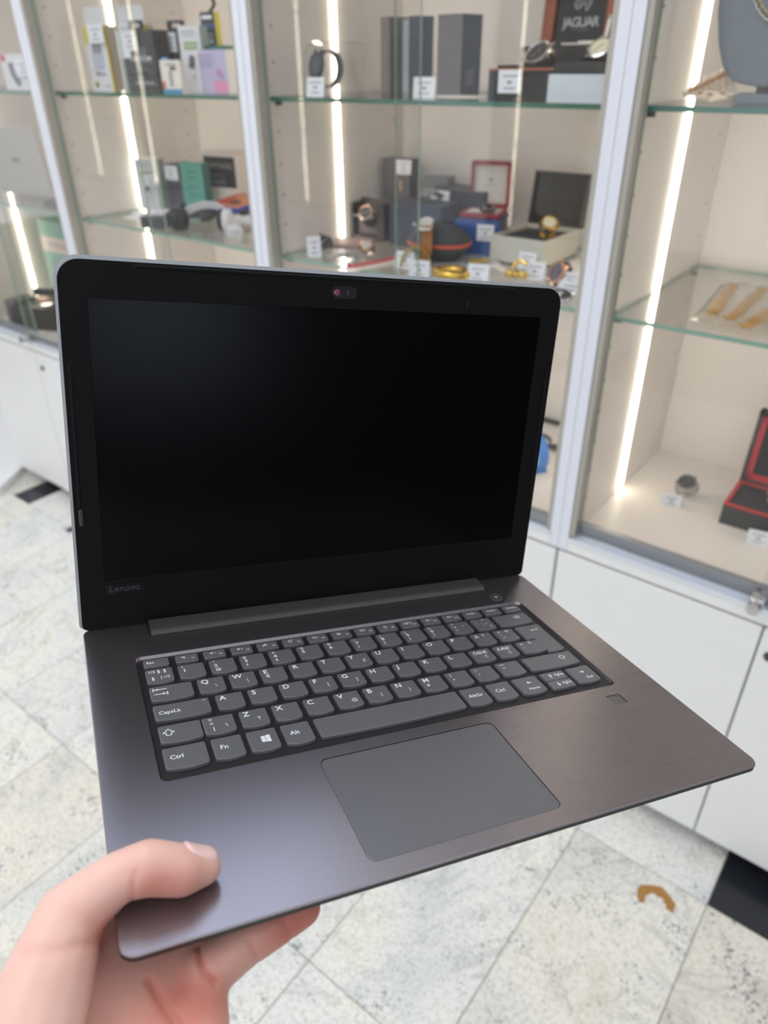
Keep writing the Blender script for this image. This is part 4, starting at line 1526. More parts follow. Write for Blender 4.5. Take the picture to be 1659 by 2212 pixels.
tag(o, 'white paper slips lying in front of the lower charger box', 'papers')

# game controllers, headset
gpb = mat('controller_black', (56, 54, 58), 0.5)
gpw = mat('controller_white', (206, 208, 214), 0.4)


def gamepad(label, loc, rot, m, m2):
    t = empty('game_controller', loc, rot, label, 'controller', 'game controllers')
    b = MB()
    b.ball((0, 0, 0.016), 0.05, (1.0, 0.55, 0.28), 20)
    for s in (-1, 1):
        b.ball((s * 0.050, -0.006, 0.016), 0.032, (0.8, 0.9, 0.45), 16)
        b.ball((s * 0.062, -0.040, 0.012), 0.022, (0.7, 1.6, 0.5), 14)
    b.done('body', m, t, smooth=True)
    for s, y in ((-1, 0.008), (1, -0.016)):
        b = MB()
        b.cyl(0.006, 0.026, 0.036, 14, Matrix.Translation((s * 0.036, y, 0)))
        b.cyl(0.010, 0.036, 0.040, 16, Matrix.Translation((s * 0.036, y, 0)))
        b.done('thumbstick', m2, t)
    b = MB()
    for k in range(4):
        b.cyl(0.004, 0.026, 0.032, 10, Matrix.Translation((0.052 + 0.011 * math.cos(k * PI / 2), 0.012 + 0.011 * math.sin(k * PI / 2), 0)))
    b.done('buttons', m2, t)
    return t


gamepad('black game controller left of the headset', (-1.845, 0.215, Mz + 0.004), (0.0, 0, 0.4), gpb, black_pl)
gamepad('white game controller right of the headset, black thumbsticks', (-1.615, 0.235, Mz + 0.004), (0.0, 0, 0.3), gpw, black_pl)
gamepad('grey game controller at the back under the disc case', (-1.745, 0.315, Mz + 0.004), (0.0, 0, 0.1), mat('controller_grey', (96, 94, 96), 0.5), black_pl)
t = empty('headset', (-1.690, 0.120, Mz + 0.0305), (0.0, 0.0, 0.55), 'over-ear headset with black cushions and white band', 'headset')
b = MB()
b.band([(0.062 * math.cos(a), 0.008 + 0.062 * math.sin(a)) for a in [(-0.15 + (PI + 0.3) * k / 24) for k in range(25)]], 0.020, 0.004, M=TRS((0, 0, 0), (-1.15, 0, 0)))
b.done('headband', gpw, t)
for s in (-1, 1):
    b = MB()
    b.cyl(0.030, 0, 0.016, 24, TRS((s * 0.062 - (0.0 if s > 0 else 0.016), 0, 0), (0, PI / 2, 0)))
    e = b.done('ear_cup', gpw if s > 0 else black_pl, t)
    b = MB()
    b.tube([(s * (0.054), 0.022 * math.cos(a), 0.022 * math.sin(a)) for a in [2 * PI * k / 20 for k in range(20)]], 0.008, 8, True)
    b.done('ear_cushion', black_pl, e, smooth=True)
t = empty('white_earbud_case', (-1.535, 0.095, Mz), (0, 0, 0.4), 'round white earbud case near the shelf front', 'earbud case')
b = MB()
b.ball((0, 0, 0.020), 0.022, (1.05, 0.8, 0.9), 20)
b.done('shell', gpw, t, smooth=True)
b = MB()
b.tube([(0.0232 * math.cos(a), 0.0178 * math.sin(a), 0.024) for a in [2 * PI * k / 24 for k in range(24)]], 0.0006, 5, True)
b.done('seam', ink, t)
t = empty('brown_strap', (-1.535, 0.155, Mz), (0, 0, 0.2), 'short brown strap by the right end of the left shelf', 'strap')
b = MB()
b.band([(-0.035, 0.003), (-0.015, 0.012), (0.01, 0.016), (0.04, 0.012)], 0.014, 0.003)
b.done('band', mat('maroon_strap', (120, 76, 74), 0.6), t)

# ---- leftmost cabinet
t = carton('tall_white_box', 'tall white product box at the upper left picture corner', 'box', -2.475, 0.22, U, 0.16, 0.08, 0.25, 0.15, mat('ivory_box', (228, 216, 204), 0.45), None)
bars(t, 'print_lines', mat('navy_print', (70, 74, 96), 0.5), [(-0.05, -0.02, 0.21, 0.003), (-0.05, -0.036, 0.17, 0.02), (-0.03, 0.0, 0.10, 0.025)])
t = carton('shaver_box', 'white box with small red logo and a grey shaver picture', 'box', -2.420, 0.105, U, 0.19, 0.05, 0.092, 0.10, boxw, None)
decal(t, 'red_logo', mat('logo_red', (196, 60, 64), 0.5), -0.092, -0.070, 0.074, 0.090)
b = MB()
b.tube([(-0.050, -0.0012, 0.070), (-0.048, -0.0012, 0.045), (-0.036, -0.0012, 0.024), (-0.020, -0.0012, 0.016)], 0.0115, 8)
bmesh.ops.scale(b.bm, vec=(1, 0.1, 1), verts=b.bm.verts[:])
b.done('shaver_picture', mat('shaver_grey', (110, 108, 118), 0.5), t)
card('price tag stuck on the white shaver box', -2.405, 0.099, U + 0.036, 0.10, 0.056, 0.042, lean=0.0, floating=True)
t = empty('silver_laptop', (-2.725, 0.19, Mz), (0, 0, 0.10), 'silver laptop seen from behind its open lid, lower shelf far left', 'laptop')
b = MB()
b.box(-0.15, 0.15, 0.0, 0.21, 0.0004, 0.014, bev=0.003)
b.done('base', mat('silver_shell', (196, 190, 184), 0.4, 0.3), t)
b = MB()
b.box(-0.125, 0.125, 0.07, 0.18, 0.014, 0.0146)
b.done('keyboard_area', mat('key_grey', (104, 104, 104), 0.6), t)
M = TRS((0, 0.0, 0.014), (0.10, 0, 0))
b = MB()
b.box(-0.15, 0.15, -0.006, 0.0, 0, 0.205, M)
b.done('lid', mat('silver_shell', (196, 190, 184), 0.4, 0.3), t)
b = MB()
b.box(-0.143, 0.143, 0, 0.0008, 0.008, 0.197, M)
b.done('screen', black_gl, t)
b = MB()
b.box(-0.02, 0.02, -0.0066, -0.006, 0.095, 0.11, M)
b.done('lid_badge', alu_dk, t)
t = empty('dark_laptop', (-2.395, 0.235, Mz), (0, 0, 0.25), 'dark laptop standing open beside the silver one', 'laptop')
b = MB()
b.box(-0.12, 0.12, -0.10, 0.08, 0.0004, 0.012, bev=0.002)
b.done('base', mat('grey_base', (110, 106, 104), 0.5), t)
M = TRS((0, 0.08, 0.012), (-0.1, 0, 0))
b = MB()
b.box(-0.12, 0.12, 0, 0.006, 0, 0.19, M)
b.done('lid', mat('brown_black_lid', (46, 42, 42), 0.35), t)
b = MB()
for k in range(4):
    b.box(-0.10, 0.10, -0.001, 0, 0.03 + 0.035 * k, 0.036 + 0.035 * k, M)
b.done('screen_bands', mat('dim_violet', (88, 84, 98), 0.4), t)
teal2 = mat('mint_carton', (134, 180, 168), 0.5)
t = carton('mint_box', 'tall mint green box with a pink-white band, behind the laptop corner', 'box', -2.800, 0.305, Bz, 0.27, 0.08, 0.350, 0.0, teal2, None)
decal(t, 'pale_band', mat('pinkish_white', (226, 212, 206), 0.5), -0.1355, 0.1355, 0.235, 0.290)
words(t, 'lettering', mat('tan_print', (176, 160, 150), 0.5), 'INVISIBLE', 0.034, -0.01, 0.252)
bars(t, 'emblem', mat('teal_print2', (84, 130, 120), 0.5), [(-0.09, -0.06, 0.202, 0.004), (-0.085, -0.065, 0.190, 0.006), (-0.09, -0.06, 0.178, 0.004)])
t, M = open_box('watch_box', 'black padded watch box on the bottom board, far left', -2.735, 0.090, Bz, 0.175, 0.15, 0.085, 0.45, mat('black_leatherette', (48, 46, 46), 0.6), chrome_dk, 0.03, mat('taupe_lid', (108, 104, 104), 0.5), black_card, lean=0.2, lid_t=0.02)
watch('rose-toned watch on the cushion of the black padded box', (-2.755, 0.160, Bz + 0.0985), (0.2, 0, 0.7), rosegold, mat('rose_dial', (200, 150, 120), 0.3), steel, r=0.024, sw=0.02, la=0.04, lb=0.012, bracelet=True)
t = carton('dark_frame_box', 'dark narrow frame standing left of the black padded box', 'box', -2.875, 0.085, Bz, 0.045, 0.10, 0.090, 0.45, mat('grey_frame', (112, 112, 114), 0.5), None)

# ================================================================== the laptop
LM = Matrix(((0.478783, -0.877442, -0.029347, -0.377992), (0.862922, 0.464179, 0.199761, -1.069611),
             (-0.161657, -0.120966, 0.979405, 1.237108), (0, 0, 0, 1)))
lap = empty('laptop', label='dark grey laptop held open in the hand, lettered Lenovo', cat='laptop')
lap.matrix_world = LM
LWD, LDP, LH = 0.342, 0.240, 0.230
TH = 1.6185184963
deck_m = brushed('brushed_deck', (150, 143, 147), 0.28, 0.96, 0.6)
shell_m = mat('laptop_underside', (52, 51, 50), 0.5, var=0.05, nscale=200)
tray_m = mat('keyboard_tray', (34, 32, 34), 0.42, nscale=200, spec=0.4)
key_m = mat('key_plastic', (96, 96, 100), 0.36, var=0.03, nscale=300)
leg_m = mat('key_print', (226, 228, 232), 0.5, var=0.01)
bez_m = mat('bezel_plastic', (19, 18, 19), 0.5, var=0.05, nscale=300, spec=0.16)
pad_m = mat('touchpad_surface', (108, 107, 110), 0.38, 0.4, var=0.02, nscale=400)
groove_m = mat('groove_dark', (30, 29, 32), 0.6)
rub_m = mat('rubber_black', (13, 12, 13), 0.5, spec=0.3)
hinge_m = mat('hinge_plastic', (62, 59, 57), 0.42, var=0.04, nscale=200)
scr = mat('matte_panel', (3, 3, 4), 0.24, var=0.02, spec=0.3)
lidm = mat('lid_cover_metal', (150, 152, 156), 0.42, 0.75, var=0.04, nscale=150)

deck_out = rrect(0, LWD, -LDP, 0.003, 0.007, 7)
well = rrect(0.0287, 0.3120, -0.1508, -0.0396, 0.003, 5)
pad_hole = rrect(0.1061, 0.2120, -0.2300, -0.1602, 0.0042, 6)
fp_hole = rrect(0.2963, 0.3070, -0.1702, -0.1609, 0.0010, 3)
pw_c = (0.2984, -0.0284)
pw_hole = [(pw_c[0] + 0.0062 * math.cos(2 * PI * k / 28), pw_c[1] + 0.0062 * math.sin(2 * PI * k / 28)) for k in range(28)]


def inset(o, d):
    """shrink a convex rounded outline towards its inside by d"""
    n = len(o)
    r = []
    for i in range(n):
        a, b_, c = Vector(o[i - 1]), Vector(o[i]), Vector(o[(i + 1) % n])
        t = (c - a).normalized()
        nn = Vector((-t.y, t.x))
        r.append((b_.x + nn.x * d, b_.y + nn.y * d))
    return r


b = MB()
loops = []
edges = []
CH = 0.0006
for o_ in (inset(deck_out, CH), inset(well, -0.0011), pad_hole, fp_hole, pw_hole):
    vs = [b.bm.verts.new((p[0], p[1], 0)) for p in o_]
    loops.append(vs)
    for i in range(len(vs)):
        edges.append(b.bm.edges.new((vs[i], vs[(i + 1) % len(vs)])))
bmesh.ops.triangle_fill(b.bm, use_beauty=True, use_dissolve=False, edges=edges)


def wall(v0, o_, z, mi=0):
    v1 = [b.bm.verts.new((p[0], p[1], z)) for p in o_]
    for i in range(len(v0)):
        j = (i + 1) % len(v0)
        b.bm.faces.new((v0[i], v0[j], v1[j], v1[i])).material_index = mi
    return v1


w1 = wall(loops[0], deck_out, -CH)
w2 = wall(w1, deck_out, -0.0011)
wl = wall(loops[1], well, -0.0018)
for i, (lp, o_) in enumerate(((loops[2], pad_hole), (loops[3], fp_hole), (loops[4], pw_hole))):
    wall(lp, o_, -0.0014, 1)
dk_ = b.done('deck', [deck_m, groove_m], lap)
b = MB()
b.prism(deck_out, 0, 0, rings=[(-0.0125, inset(deck_out, 0.034)), (-0.0052, inset(deck_out, 0.0060)), (-0.0042, inset(deck_out, 0.0012)), (-0.0036, inset(deck_out, 0.0003)), (-0.0011, inset(deck_out, 0.0002)), (-0.0011, inset(deck_out, 0.0012)), (-0.0032, inset(deck_out, 0.0012))])
b.done('bottom_case', shell_m, lap)
for x, y in ((0.06, -0.185), (0.28, -0.185), (0.06, -0.05), (0.28, -0.05)):
    b = MB()
    b.cyl(0.006, -0.0140, -0.0125, 16, Matrix.Translation((x, y, 0)))
    b.done('rubber_foot', rub_m, lap)
b = MB()
b.prism(inset(well, -0.0004), -0.0026, -0.0018)
b.done('keyboard_tray', tray_m, lap)
b = MB()
b.prism(inset(pad_hole, -0.0003), -0.0020, -0.0013)
b.done('touchpad_gap', groove_m, lap)
b = MB()
pi_ = inset(pad_hole, 0.00035)
b.prism(pi_, 0, 0, rings=[(-0.0012, pi_), (-0.0002, pi_), (-0.00005, inset(pad_hole, 0.0006))])
b.done('touchpad', pad_m, lap)
b = MB()
b.prism(fp_hole, -0.0012, -0.0004)
b.done('fingerprint_reader', mat('reader_surface', (124, 118, 118), 0.36, 0.8, nscale=400), lap)
b = MB()
b.cyl(0, 0, 0, 32, Matrix.Translation((pw_c[0], pw_c[1], 0)), prof=[(0.0056, -0.0013), (0.0056, 0.0001), (0.0052, 0.0004), (0.0050, 0.0003)])
pb = b.done('power_button', mat('button_plastic', (72, 70, 70), 0.4), lap)
b = MB()
b.cyl(0.0008, 0.0003, 0.0004, 12, Matrix.Translation((pw_c[0], pw_c[1], 0)))
b.done('indicator_dot', leg_m, pb)

# ---- keys
KW, KP = 0.0157, 0.01893
ROWS = {0: (-0.0431, -0.0516), 1: (-0.0543, -0.0694), 2: (-0.0722, -0.0871), 3: (-0.0904, -0.1050), 4: (-0.1091, -0.1244), 5: (-0.1276, -0.1450)}
ZT = 0.0002
KEYMESH = {}


def key_shape(w, h, bow=0.0010, big=0.0022):
    """outline with the curved lower edge of these keys; origin at the upper left corner"""
    pts = []
    rt = 0.0010
    for cx, cy, a0, r in ((w - rt, -rt, 0, rt), (rt, -rt, PI / 2, rt)):
        for i in range(4):
            a = a0 + PI / 2 * i / 3
            pts.append((cx + r * math.cos(a), cy + r * math.sin(a)))
    for i in range(4):
        a = PI + PI / 2 * i / 3
        pts.append((big + big * math.cos(a), -h + big + bow * 0.75 + big * math.sin(a)))
    for i in range(1, 8):
        u = i / 8
        pts.append((big + (w - 2 * big) * u, -h + bow * 0.75 - bow * 4 * u * (1 - u)))
    for i in range(4):
        a = 1.5 * PI + PI / 2 * i / 3
        pts.append((w - big + big * math.cos(a), -h + big + bow * 0.75 + big * math.sin(a)))
    return pts


def glyphs(items, w, h):
    g = MB()
    for it in items:
        k = it[0]
        if k == 't':
            _, s, x, y, size = it[:5]
            add_text(g, s, size, Matrix.Translation((x, -y, 0)), it[5] if len(it) > 5 else 0.012, center=False)
        elif k == 's':
            g.stroke([(p[0], -p[1]) for p in it[1]], it[2])
        elif k == 'p':
            g.poly([(p[0], -p[1], 0) for p in it[1]])
    return g


def arrow(x, y, dx, dy, L=0.0034, hw=0.0014, lw=0.0007):
    """solid-headed arrow centred at x,y pointing dx,dy (y downwards)"""
    n = (-dy, dx)
    tip = (x + dx * L / 2, y + dy * L / 2)
    bs = (x + dx * L * 0.02, y + dy * L * 0.02)
    return [('p', [tip, (bs[0] + n[0] * hw, bs[1] + n[1] * hw), (bs[0] - n[0] * hw, bs[1] - n[1] * hw)]),
            ('s', [(x - dx * L / 2, y - dy * L / 2), bs], lw)]


def shift_icon(x, y, s=0.0036):
    P = [(0, -0.5), (0.6, 0.08), (0.27, 0.08), (0.27, 0.5), (-0.27, 0.5), (-0.27, 0.08), (-0.6, 0.08), (0, -0.5)]
    return [('s', [(x + p[0] * s, y + p[1] * s) for p in P], 0.0005)]


def key(x, row, w, items, h=None, y=None, outline=None):
    yt, yb = ROWS[row]
    y0 = yt if y is None else y
    hh = (yt - yb) if h is None else h
    kk = (round(w, 5), round(hh, 5), outline is not None)
    if kk in KEYMESH:
        o = link('key', KEYMESH[kk], None, lap)
    else:
        out = outline or key_shape(w, hh, 0.0010 if hh > 0.01 else 0.0004, 0.0022 if hh > 0.01 else 0.0014)
        g = MB()
        g.prism(out, 0, 0, rings=[(-0.0017, inset(out, -0.0001)), (ZT - 0.00060, inset(out, 0.00002)), (ZT - 0.00022, inset(out, 0.00018)), (ZT - 0.00004, inset(out, 0.00048)), (ZT, inset(out, 0.00085))])
        o = g.done('key', key_m, lap)
        KEYMESH[kk] = o.data
    o.location = (x, y0, 0)
    if items:
        g = glyphs(items, w, hh)
        l = g.done('key_legend', leg_m, o)
        for p in l.data.polygons:
            pass
        l.location = (0, 0, ZT + 0.00004)
    return o


T = 't'
BIG, SM = 0.0055, 0.0031
s_ = lambda *a: ('s',) + a


def spk(x, y, k):
    g = [('p', [(x - 0.0012, y - 0.0004), (x - 0.0005, y - 0.0004), (x + 0.0005, y - 0.0012), (x + 0.0005, y + 0.0012), (x - 0.0005, y + 0.0004), (x - 0.0012, y + 0.0004)])]
    if k == 'x':
        g.append(s_([(x - 0.0016, y - 0.0013), (x + 0.0014, y + 0.0013)], 0.0003))
    if k in '+-':
        g.append(s_([(x + 0.0013, y), (x + 0.0027, y)], 0.0003))
    if k == '+':
        g.append(s_([(x + 0.0020, y - 0.0007), (x + 0.0020, y + 0.0007)], 0.0003))
    return g


def sun(x, y, k):
    g = [s_([(x + 0.0008 * math.cos(a), y + 0.0008 * math.sin(a)) for a in [i * PI / 4 for i in range(9)]], 0.0003)]
    for i in range(8):
        a = i * PI / 4
        g.append(s_([(x + 0.0011 * math.cos(a), y + 0.0011 * math.sin(a)), (x + 0.0015 * math.cos(a), y + 0.0015 * math.sin(a))], 0.0003))
    g.append(s_([(x + 0.0020, y), (x + 0.0032, y)], 0.0003))
    if k == '+':
        g.append(s_([(x + 0.0026, y - 0.0006), (x + 0.0026, y + 0.0006)], 0.0003))
    return g


def rect(x, y, w, h, lw=0.0003):
    return s_([(x - w / 2, y - h / 2), (x + w / 2, y - h / 2), (x + w / 2, y + h / 2), (x - w / 2, y + h / 2), (x - w / 2, y - h / 2)], lw)


ic = (0.0052, 0.0034)
fk = [spk(*ic, 'x'), spk(*ic, '-'), spk(*ic, '+'),
      [s_([(0.0038, 0.0046), (0.0062, 0.0022)], 0.0008), s_([(0.0038, 0.0022), (0.0066, 0.0046)], 0.0003)],
      [s_([(0.0052 + 0.0013 * math.cos(a), 0.0034 + 0.0012 * math.sin(a)) for a in [0.6 + 4.6 * i / 9 for i in range(10)]], 0.00045), s_([(0.0066, 0.0016), (0.0062, 0.0029)], 0.0005)],
      [rect(0.0052, 0.0033, 0.0030, 0.0019), s_([(0.0046, 0.0037), (0.0050, 0.0037)], 0.0005)],
      [s_([(0.0036, 0.0034), (0.0068, 0.0034)], 0.0005), s_([(0.0046, 0.0018), (0.0056, 0.0034), (0.0046, 0.0050)], 0.0006), s_([(0.0036, 0.0026), (0.0041, 0.0034), (0.0036, 0.0042)], 0.0003)],
      [rect(0.0052, 0.0033, 0.0032, 0.0021), s_([(0.0044, 0.0028), (0.0050, 0.0028)], 0.0003), s_([(0.0044, 0.0037), (0.0060, 0.0037)], 0.0003)],
      [rect(0.0052, 0.0039, 0.0019, 0.0015), s_([(0.0046, 0.0030), (0.0047, 0.0022), (0.0057, 0.0022), (0.0058, 0.0030)], 0.0003)],
      [rect(0.0038, 0.0030, 0.0022, 0.0016), rect(0.0070, 0.0028, 0.0028, 0.0020), s_([(0.0053, 0.0018), (0.0053, 0.0042)], 0.0003)],
      sun(0.0045, 0.0031, '-'), sun(0.0045, 0.0031, '+')]
key(0.0320, 0, 0.0152, [(T, 'Esc', 0.0018, 0.0050, 0.0034)])
for i in range(12):
    n = 'F%d' % (i + 1)
    key(0.0512 + 0.01730 * i, 0, 0.0138, fk[i] + [(T, n, 0.0096 - 0.0011 * (len(n) - 2), 0.0058, 0.0022)])
for i, (n, x) in enumerate((('PrtSc', 0.0030), ('Insert', 0.0030), ('Delete', 0.0028))):
    key(0.0512 + 0.01730 * (12 + i), 0, 0.0138, [(T, n, x, 0.0040, 0.0031)])
# number row
key(0.0319, 1, 0.0159, [(T, '1/2', 0.0014, 0.0040, 0.0033), (T, '\u00a7', 0.0068, 0.0042, 0.0040, 0.02), (T, '\u00a7', 0.0104, 0.0042, 0.0040, 0.02),
                         (T, '\u00a7', 0.0028, 0.0112, 0.0040, 0.02), (T, '|', 0.0080, 0.0106, 0.0036, 0.02), (T, '1/2', 0.0096, 0.0106, 0.0031)])
nums = [('!', '1', ''), ('"', '2', '@'), ('#', '3', '\u00a3'), ('\u00a4', '4', '$'), ('%', '5', ''), ('&', '6', ''), ('/', '7', '{'), ('(', '8', '['), (')', '9', ']'), ('=', '0', '}')]
for i, (a, c, d) in enumerate(nums):
    it = [(T, a, 0.0022, 0.0036, 0.0035), (T, c, 0.0023, 0.0078, 0.0045, 0.02)]
    if d:
        it.append((T, d, 0.0024, 0.0117, 0.0034))
    key(0.0510 + KP * i, 1, KW, it)
key(0.0510 + KP * 10, 1, KW, [(T, '?', 0.0022, 0.0036, 0.0035), (T, '+', 0.0022, 0.0076, 0.0040), (T, '\\', 0.0024, 0.0116, 0.0036), (T, "'", 0.0098, 0.0082, 0.0036)])
key(0.0510 + KP * 11, 1, KW, [(T, '`', 0.0020, 0.0040, 0.0036), (T, "'", 0.0022, 0.0080, 0.0036), (T, '*', 0.0088, 0.0040, 0.0034), (T, '\\', 0.0060, 0.0076, 0.0030), (T, '+', 0.0086, 0.0086, 0.0030),
                               (T, "'", 0.0112, 0.0084, 0.0030), (T, "'", 0.0066, 0.0118, 0.0036), (T, '|', 0.0112, 0.0118, 0.0036)])
bk = 0.0510 + KP * 12
kx, ky = 0.0184, 0.0052
key(bk, 1, 0.3064 - bk, [s_([(kx - 0.0022, ky), (kx - 0.0010, ky - 0.0014), (kx + 0.0022, ky - 0.0014), (kx + 0.0022, ky + 0.0014), (kx - 0.0010, ky + 0.0014), (kx - 0.0022, ky)], 0.0004),
                         s_([(kx - 0.0004, ky - 0.0007), (kx + 0.0012, ky + 0.0007)], 0.0004), s_([(kx - 0.0004, ky + 0.0007), (kx + 0.0012, ky - 0.0007)], 0.0004)])


def tabarrow(x, y, d, L):
    g = [s_([(x - L / 2, y), (x + L / 2, y)], 0.0006)]
    e = x + d * L / 2
    g.append(('p', [(e, y), (e - d * 0.0024, y - 0.0010), (e - d * 0.0024, y + 0.0010)]))
    g.append(s_([(e + d * 0.0002, y - 0.0014), (e + d * 0.0002, y + 0.0014)], 0.0006))
    return g


key(0.0319, 2, 0.0243, tabarrow(0.0058, 0.0036, -1, 0.0072) + tabarrow(0.0058, 0.0080, 1, 0.0072))
r2 = [('Q', '\\', ''), ('W', '|', ''), ('E', '', '\u20ac'), ('R', '', ''), ('T', '', ''), ('Y', 'Z', ''), ('U', '', ''), ('I', '', ''), ('O', '', ''), ('P', '', '')]
for i, (a, c, d) in enumerate(r2):
    it = [(T, a, 0.0020, 0.0053, BIG, 0.018)]
    if c:
        it.append((T, c, 0.0096, 0.0098, 0.0040, 0.0))
    if d:
        it.append((T, d, 0.0026, 0.0096, 0.0042))
    key(0.0593 + KP * i, 2, KW, it)
key(0.0593 + KP * 10, 2, KW, [(T, '\u00c5', 0.0022, 0.0054, 0.0042), (T, '\u0160', 0.0085, 0.0044, 0.0036, 0.0)])
key(0.0593 + KP * 11, 2, KW, [(T, '^', 0.0026, 0.0050, 0.0042), (T, '\u0110', 0.0090, 0.0042, 0.0036, 0.0), (T, '..', 0.0026, 0.0070, 0.0042), (T, '~', 0.0030, 0.0112, 0.0044)])
# Enter: L-shaped over two rows
ew, eh = 0.0204, 0.0349
lx = 0.0066
eo = [(ew - 0.0003, -0.0003), (ew - 0.001, 0), (0.001, 0), (0.0003, -0.0003), (0, -0.001), (0, -0.0152), (0.0006, -0.0166), (0.0020, -0.0170), (lx, -0.0170), (lx, -eh + 0.0012), (lx + 0.0008, -eh), (ew * 0.55, -eh - 0.0003), (ew * 0.8, -eh), (ew - 0.0018, -eh + 0.0003), (ew - 0.0005, -eh + 0.0012), (ew, -eh + 0.0026), (ew, -0.001)]
ex, ey = 0.0130, 0.0068
g = MB()
g.prism(eo, 0, 0, rings=[(-0.0017, inset(eo, -0.0001)), (ZT - 0.00060, inset(eo, 0.00002)), (ZT - 0.00022, inset(eo, 0.00014)), (ZT - 0.00004, inset(eo, 0.0003)), (ZT, inset(eo, 0.0004))])
ek = g.done('key', key_m, lap)
ek.location = (0.2861, -0.0722, 0)
g = glyphs([s_([(ex + 0.0026, ey - 0.0016), (ex + 0.0026, ey), (ex - 0.0012, ey)], 0.0005), ('p', [(ex - 0.0030, ey), (ex - 0.0008, ey - 0.0011), (ex - 0.0008, ey + 0.0011)])], ew, eh)
l = g.done('key_legend', leg_m, ek)
l.location = (0, 0, ZT + 0.00004)
# home row
key(0.0316, 3, 0.0310, [(T, 'CapsLk', 0.0024, 0.0088, 0.0040), s_([(0.0278, 0.0024), (0.0284, 0.0024)], 0.0006)])
r3 = [('A', ''), ('S', ''), ('D', ''), ('F', '['), ('G', ']'), ('H', ''), ('J', ''), ('K', ''), ('L', '')]
for i, (a, c) in enumerate(r3):
    it = [(T, a, 0.0020, 0.0054, BIG, 0.018)]
    if c:
        it.append((T, c, 0.0098, 0.0096, 0.0038, 0.0))
    key(0.0664 + KP * i, 3, KW, it)
key(0.0664 + KP * 9, 3, KW, [(T, '\u00d6\u00d8\u00c6', 0.0018, 0.0056, 0.0042, 0.01), (T, '\u010c', 0.0080, 0.0106, 0.0038, 0.0)])
key(0.0664 + KP * 10, 3, KW, [(T, '\u00c4\u00c6\u00d8', 0.0018, 0.0056, 0.0042, 0.01), (T, '\u0106', 0.0080, 0.0106, 0.0038, 0.0)])
key(0.0664 + KP * 11, 3, 0.0189, [(T, '*', 0.0030, 0.0052, 0.0042), (T, "'", 0.0034, 0.0096, 0.0040), (T, '\u017d', 0.0096, 0.0040, 0.0038, 0.0)])
# lower letter row
key(0.0317, 4, 0.0226, shift_icon(0.0050, 0.0062, 0.0050))
key(0.0550, 4, 0.0174, [(T, '>', 0.0034, 0.0040, 0.0038), (T, '<', 0.0034, 0.0074, 0.0038), (T, '|', 0.0046, 0.0116, 0.0038, 0.02), (T, '\\', 0.0118, 0.0102, 0.0038)])
r4 = [('Z', 'Y', ''), ('X', '', ''), ('C', '', ''), ('V', '@', ''), ('B', '{', ''), ('N', '}', ''), ('M', '', '\u00b5')]
for i, (a, c, d) in enumerate(r4):
    it = [(T, a, 0.0020, 0.0054, BIG, 0.018)]
    if c:
        it.append((T, c, 0.0090, 0.0098, 0.0038, 0.0))
    if d:
        it.append((T, d, 0.0026, 0.0092, 0.0044))
    key(0.0756 + KP * i, 4, KW, it)
key(0.0756 + KP * 7, 4, KW, [(T, ';', 0.0026, 0.0042, 0.0046, 0.03), (T, ',', 0.0028, 0.0080, 0.0050, 0.03)])
key(0.0756 + KP * 8, 4, KW, [(T, ':', 0.0026, 0.0042, 0.0044, 0.03), (T, '.', 0.0028, 0.0080, 0.0050, 0.03)])
key(0.0756 + KP * 9, 4, 0.0174, [s_([(0.0026, 0.0026), (0.0058, 0.0026)], 0.0005), s_([(0.0034, 0.0060), (0.0054, 0.0060)], 0.0005)])
xr = 0.0756 + KP * 10 + 0.0022
key(xr, 4, 0.3066 - xr, shift_icon(0.0300, 0.0056, 0.0042))
# bottom row
key(0.0313, 5, 0.0222, [(T, 'Ctrl', 0.0030, 0.0094, 0.0042)])
key(0.0563, 5, 0.0162, [(T, 'Fn', 0.0036, 0.0094, 0.0046)])
wx, wy, ws = 0.0092, 0.0080, 0.0024
win = []
for (a, c, d, e) in ((-1, -0.86, -0.06, 0), (0.06, -1.0, 1.1, 0), (-1, 0.08, -0.06, 0.98), (0.06, 0.08, 1.1, 1.12)):
    k1 = 0.14
    y00, y01 = (c, c - (k1 if c < 0 else 0))
    y10, y11 = (e, e + (k1 if e > 0.5 else 0))
    win.append(('p', [(wx + a * ws, wy + y00 * ws), (wx + d * ws, wy + y01 * ws), (wx + d * ws, wy + y11 * ws), (wx + a * ws, wy + y10 * ws)]))
key(0.0753, 5, 0.0162, win)
key(0.0945, 5, 0.0162, [(T, 'Alt', 0.0036, 0.0094, 0.0044)])
key(0.1138, 5, 0.0922, [])
key(0.2087, 5, 0.0160, [(T, 'AltGr', 0.0028, 0.0094, 0.0042)])
key(0.2276, 5, 0.0162, [(T, 'Ctrl', 0.0032, 0.0094, 0.0042)])
key(0.2470, 5, 0.0182, arrow(0.0098, 0.0062, -1, 0) + [(T, 'Home', 0.0062, 0.0132, 0.0032)])
key(0.2688, 5, 0.0180, arrow(0.0064, 0.0042, 0, -1, 0.0038) + [(T, 'PgUp', 0.0098, 0.0050, 0.0032)], h=0.0087, y=-0.1276)
key(0.2688, 5, 0.0180, arrow(0.0066, 0.0042, 0, 1, 0.0038) + [(T, 'PgDn', 0.0098, 0.0050, 0.0032)], h=0.00871, y=-0.1366)
key(0.2895, 5, 0.0182, arrow(0.0096, 0.0062, 1, 0) + [(T, 'End', 0.0092, 0.0132, 0.0032)])

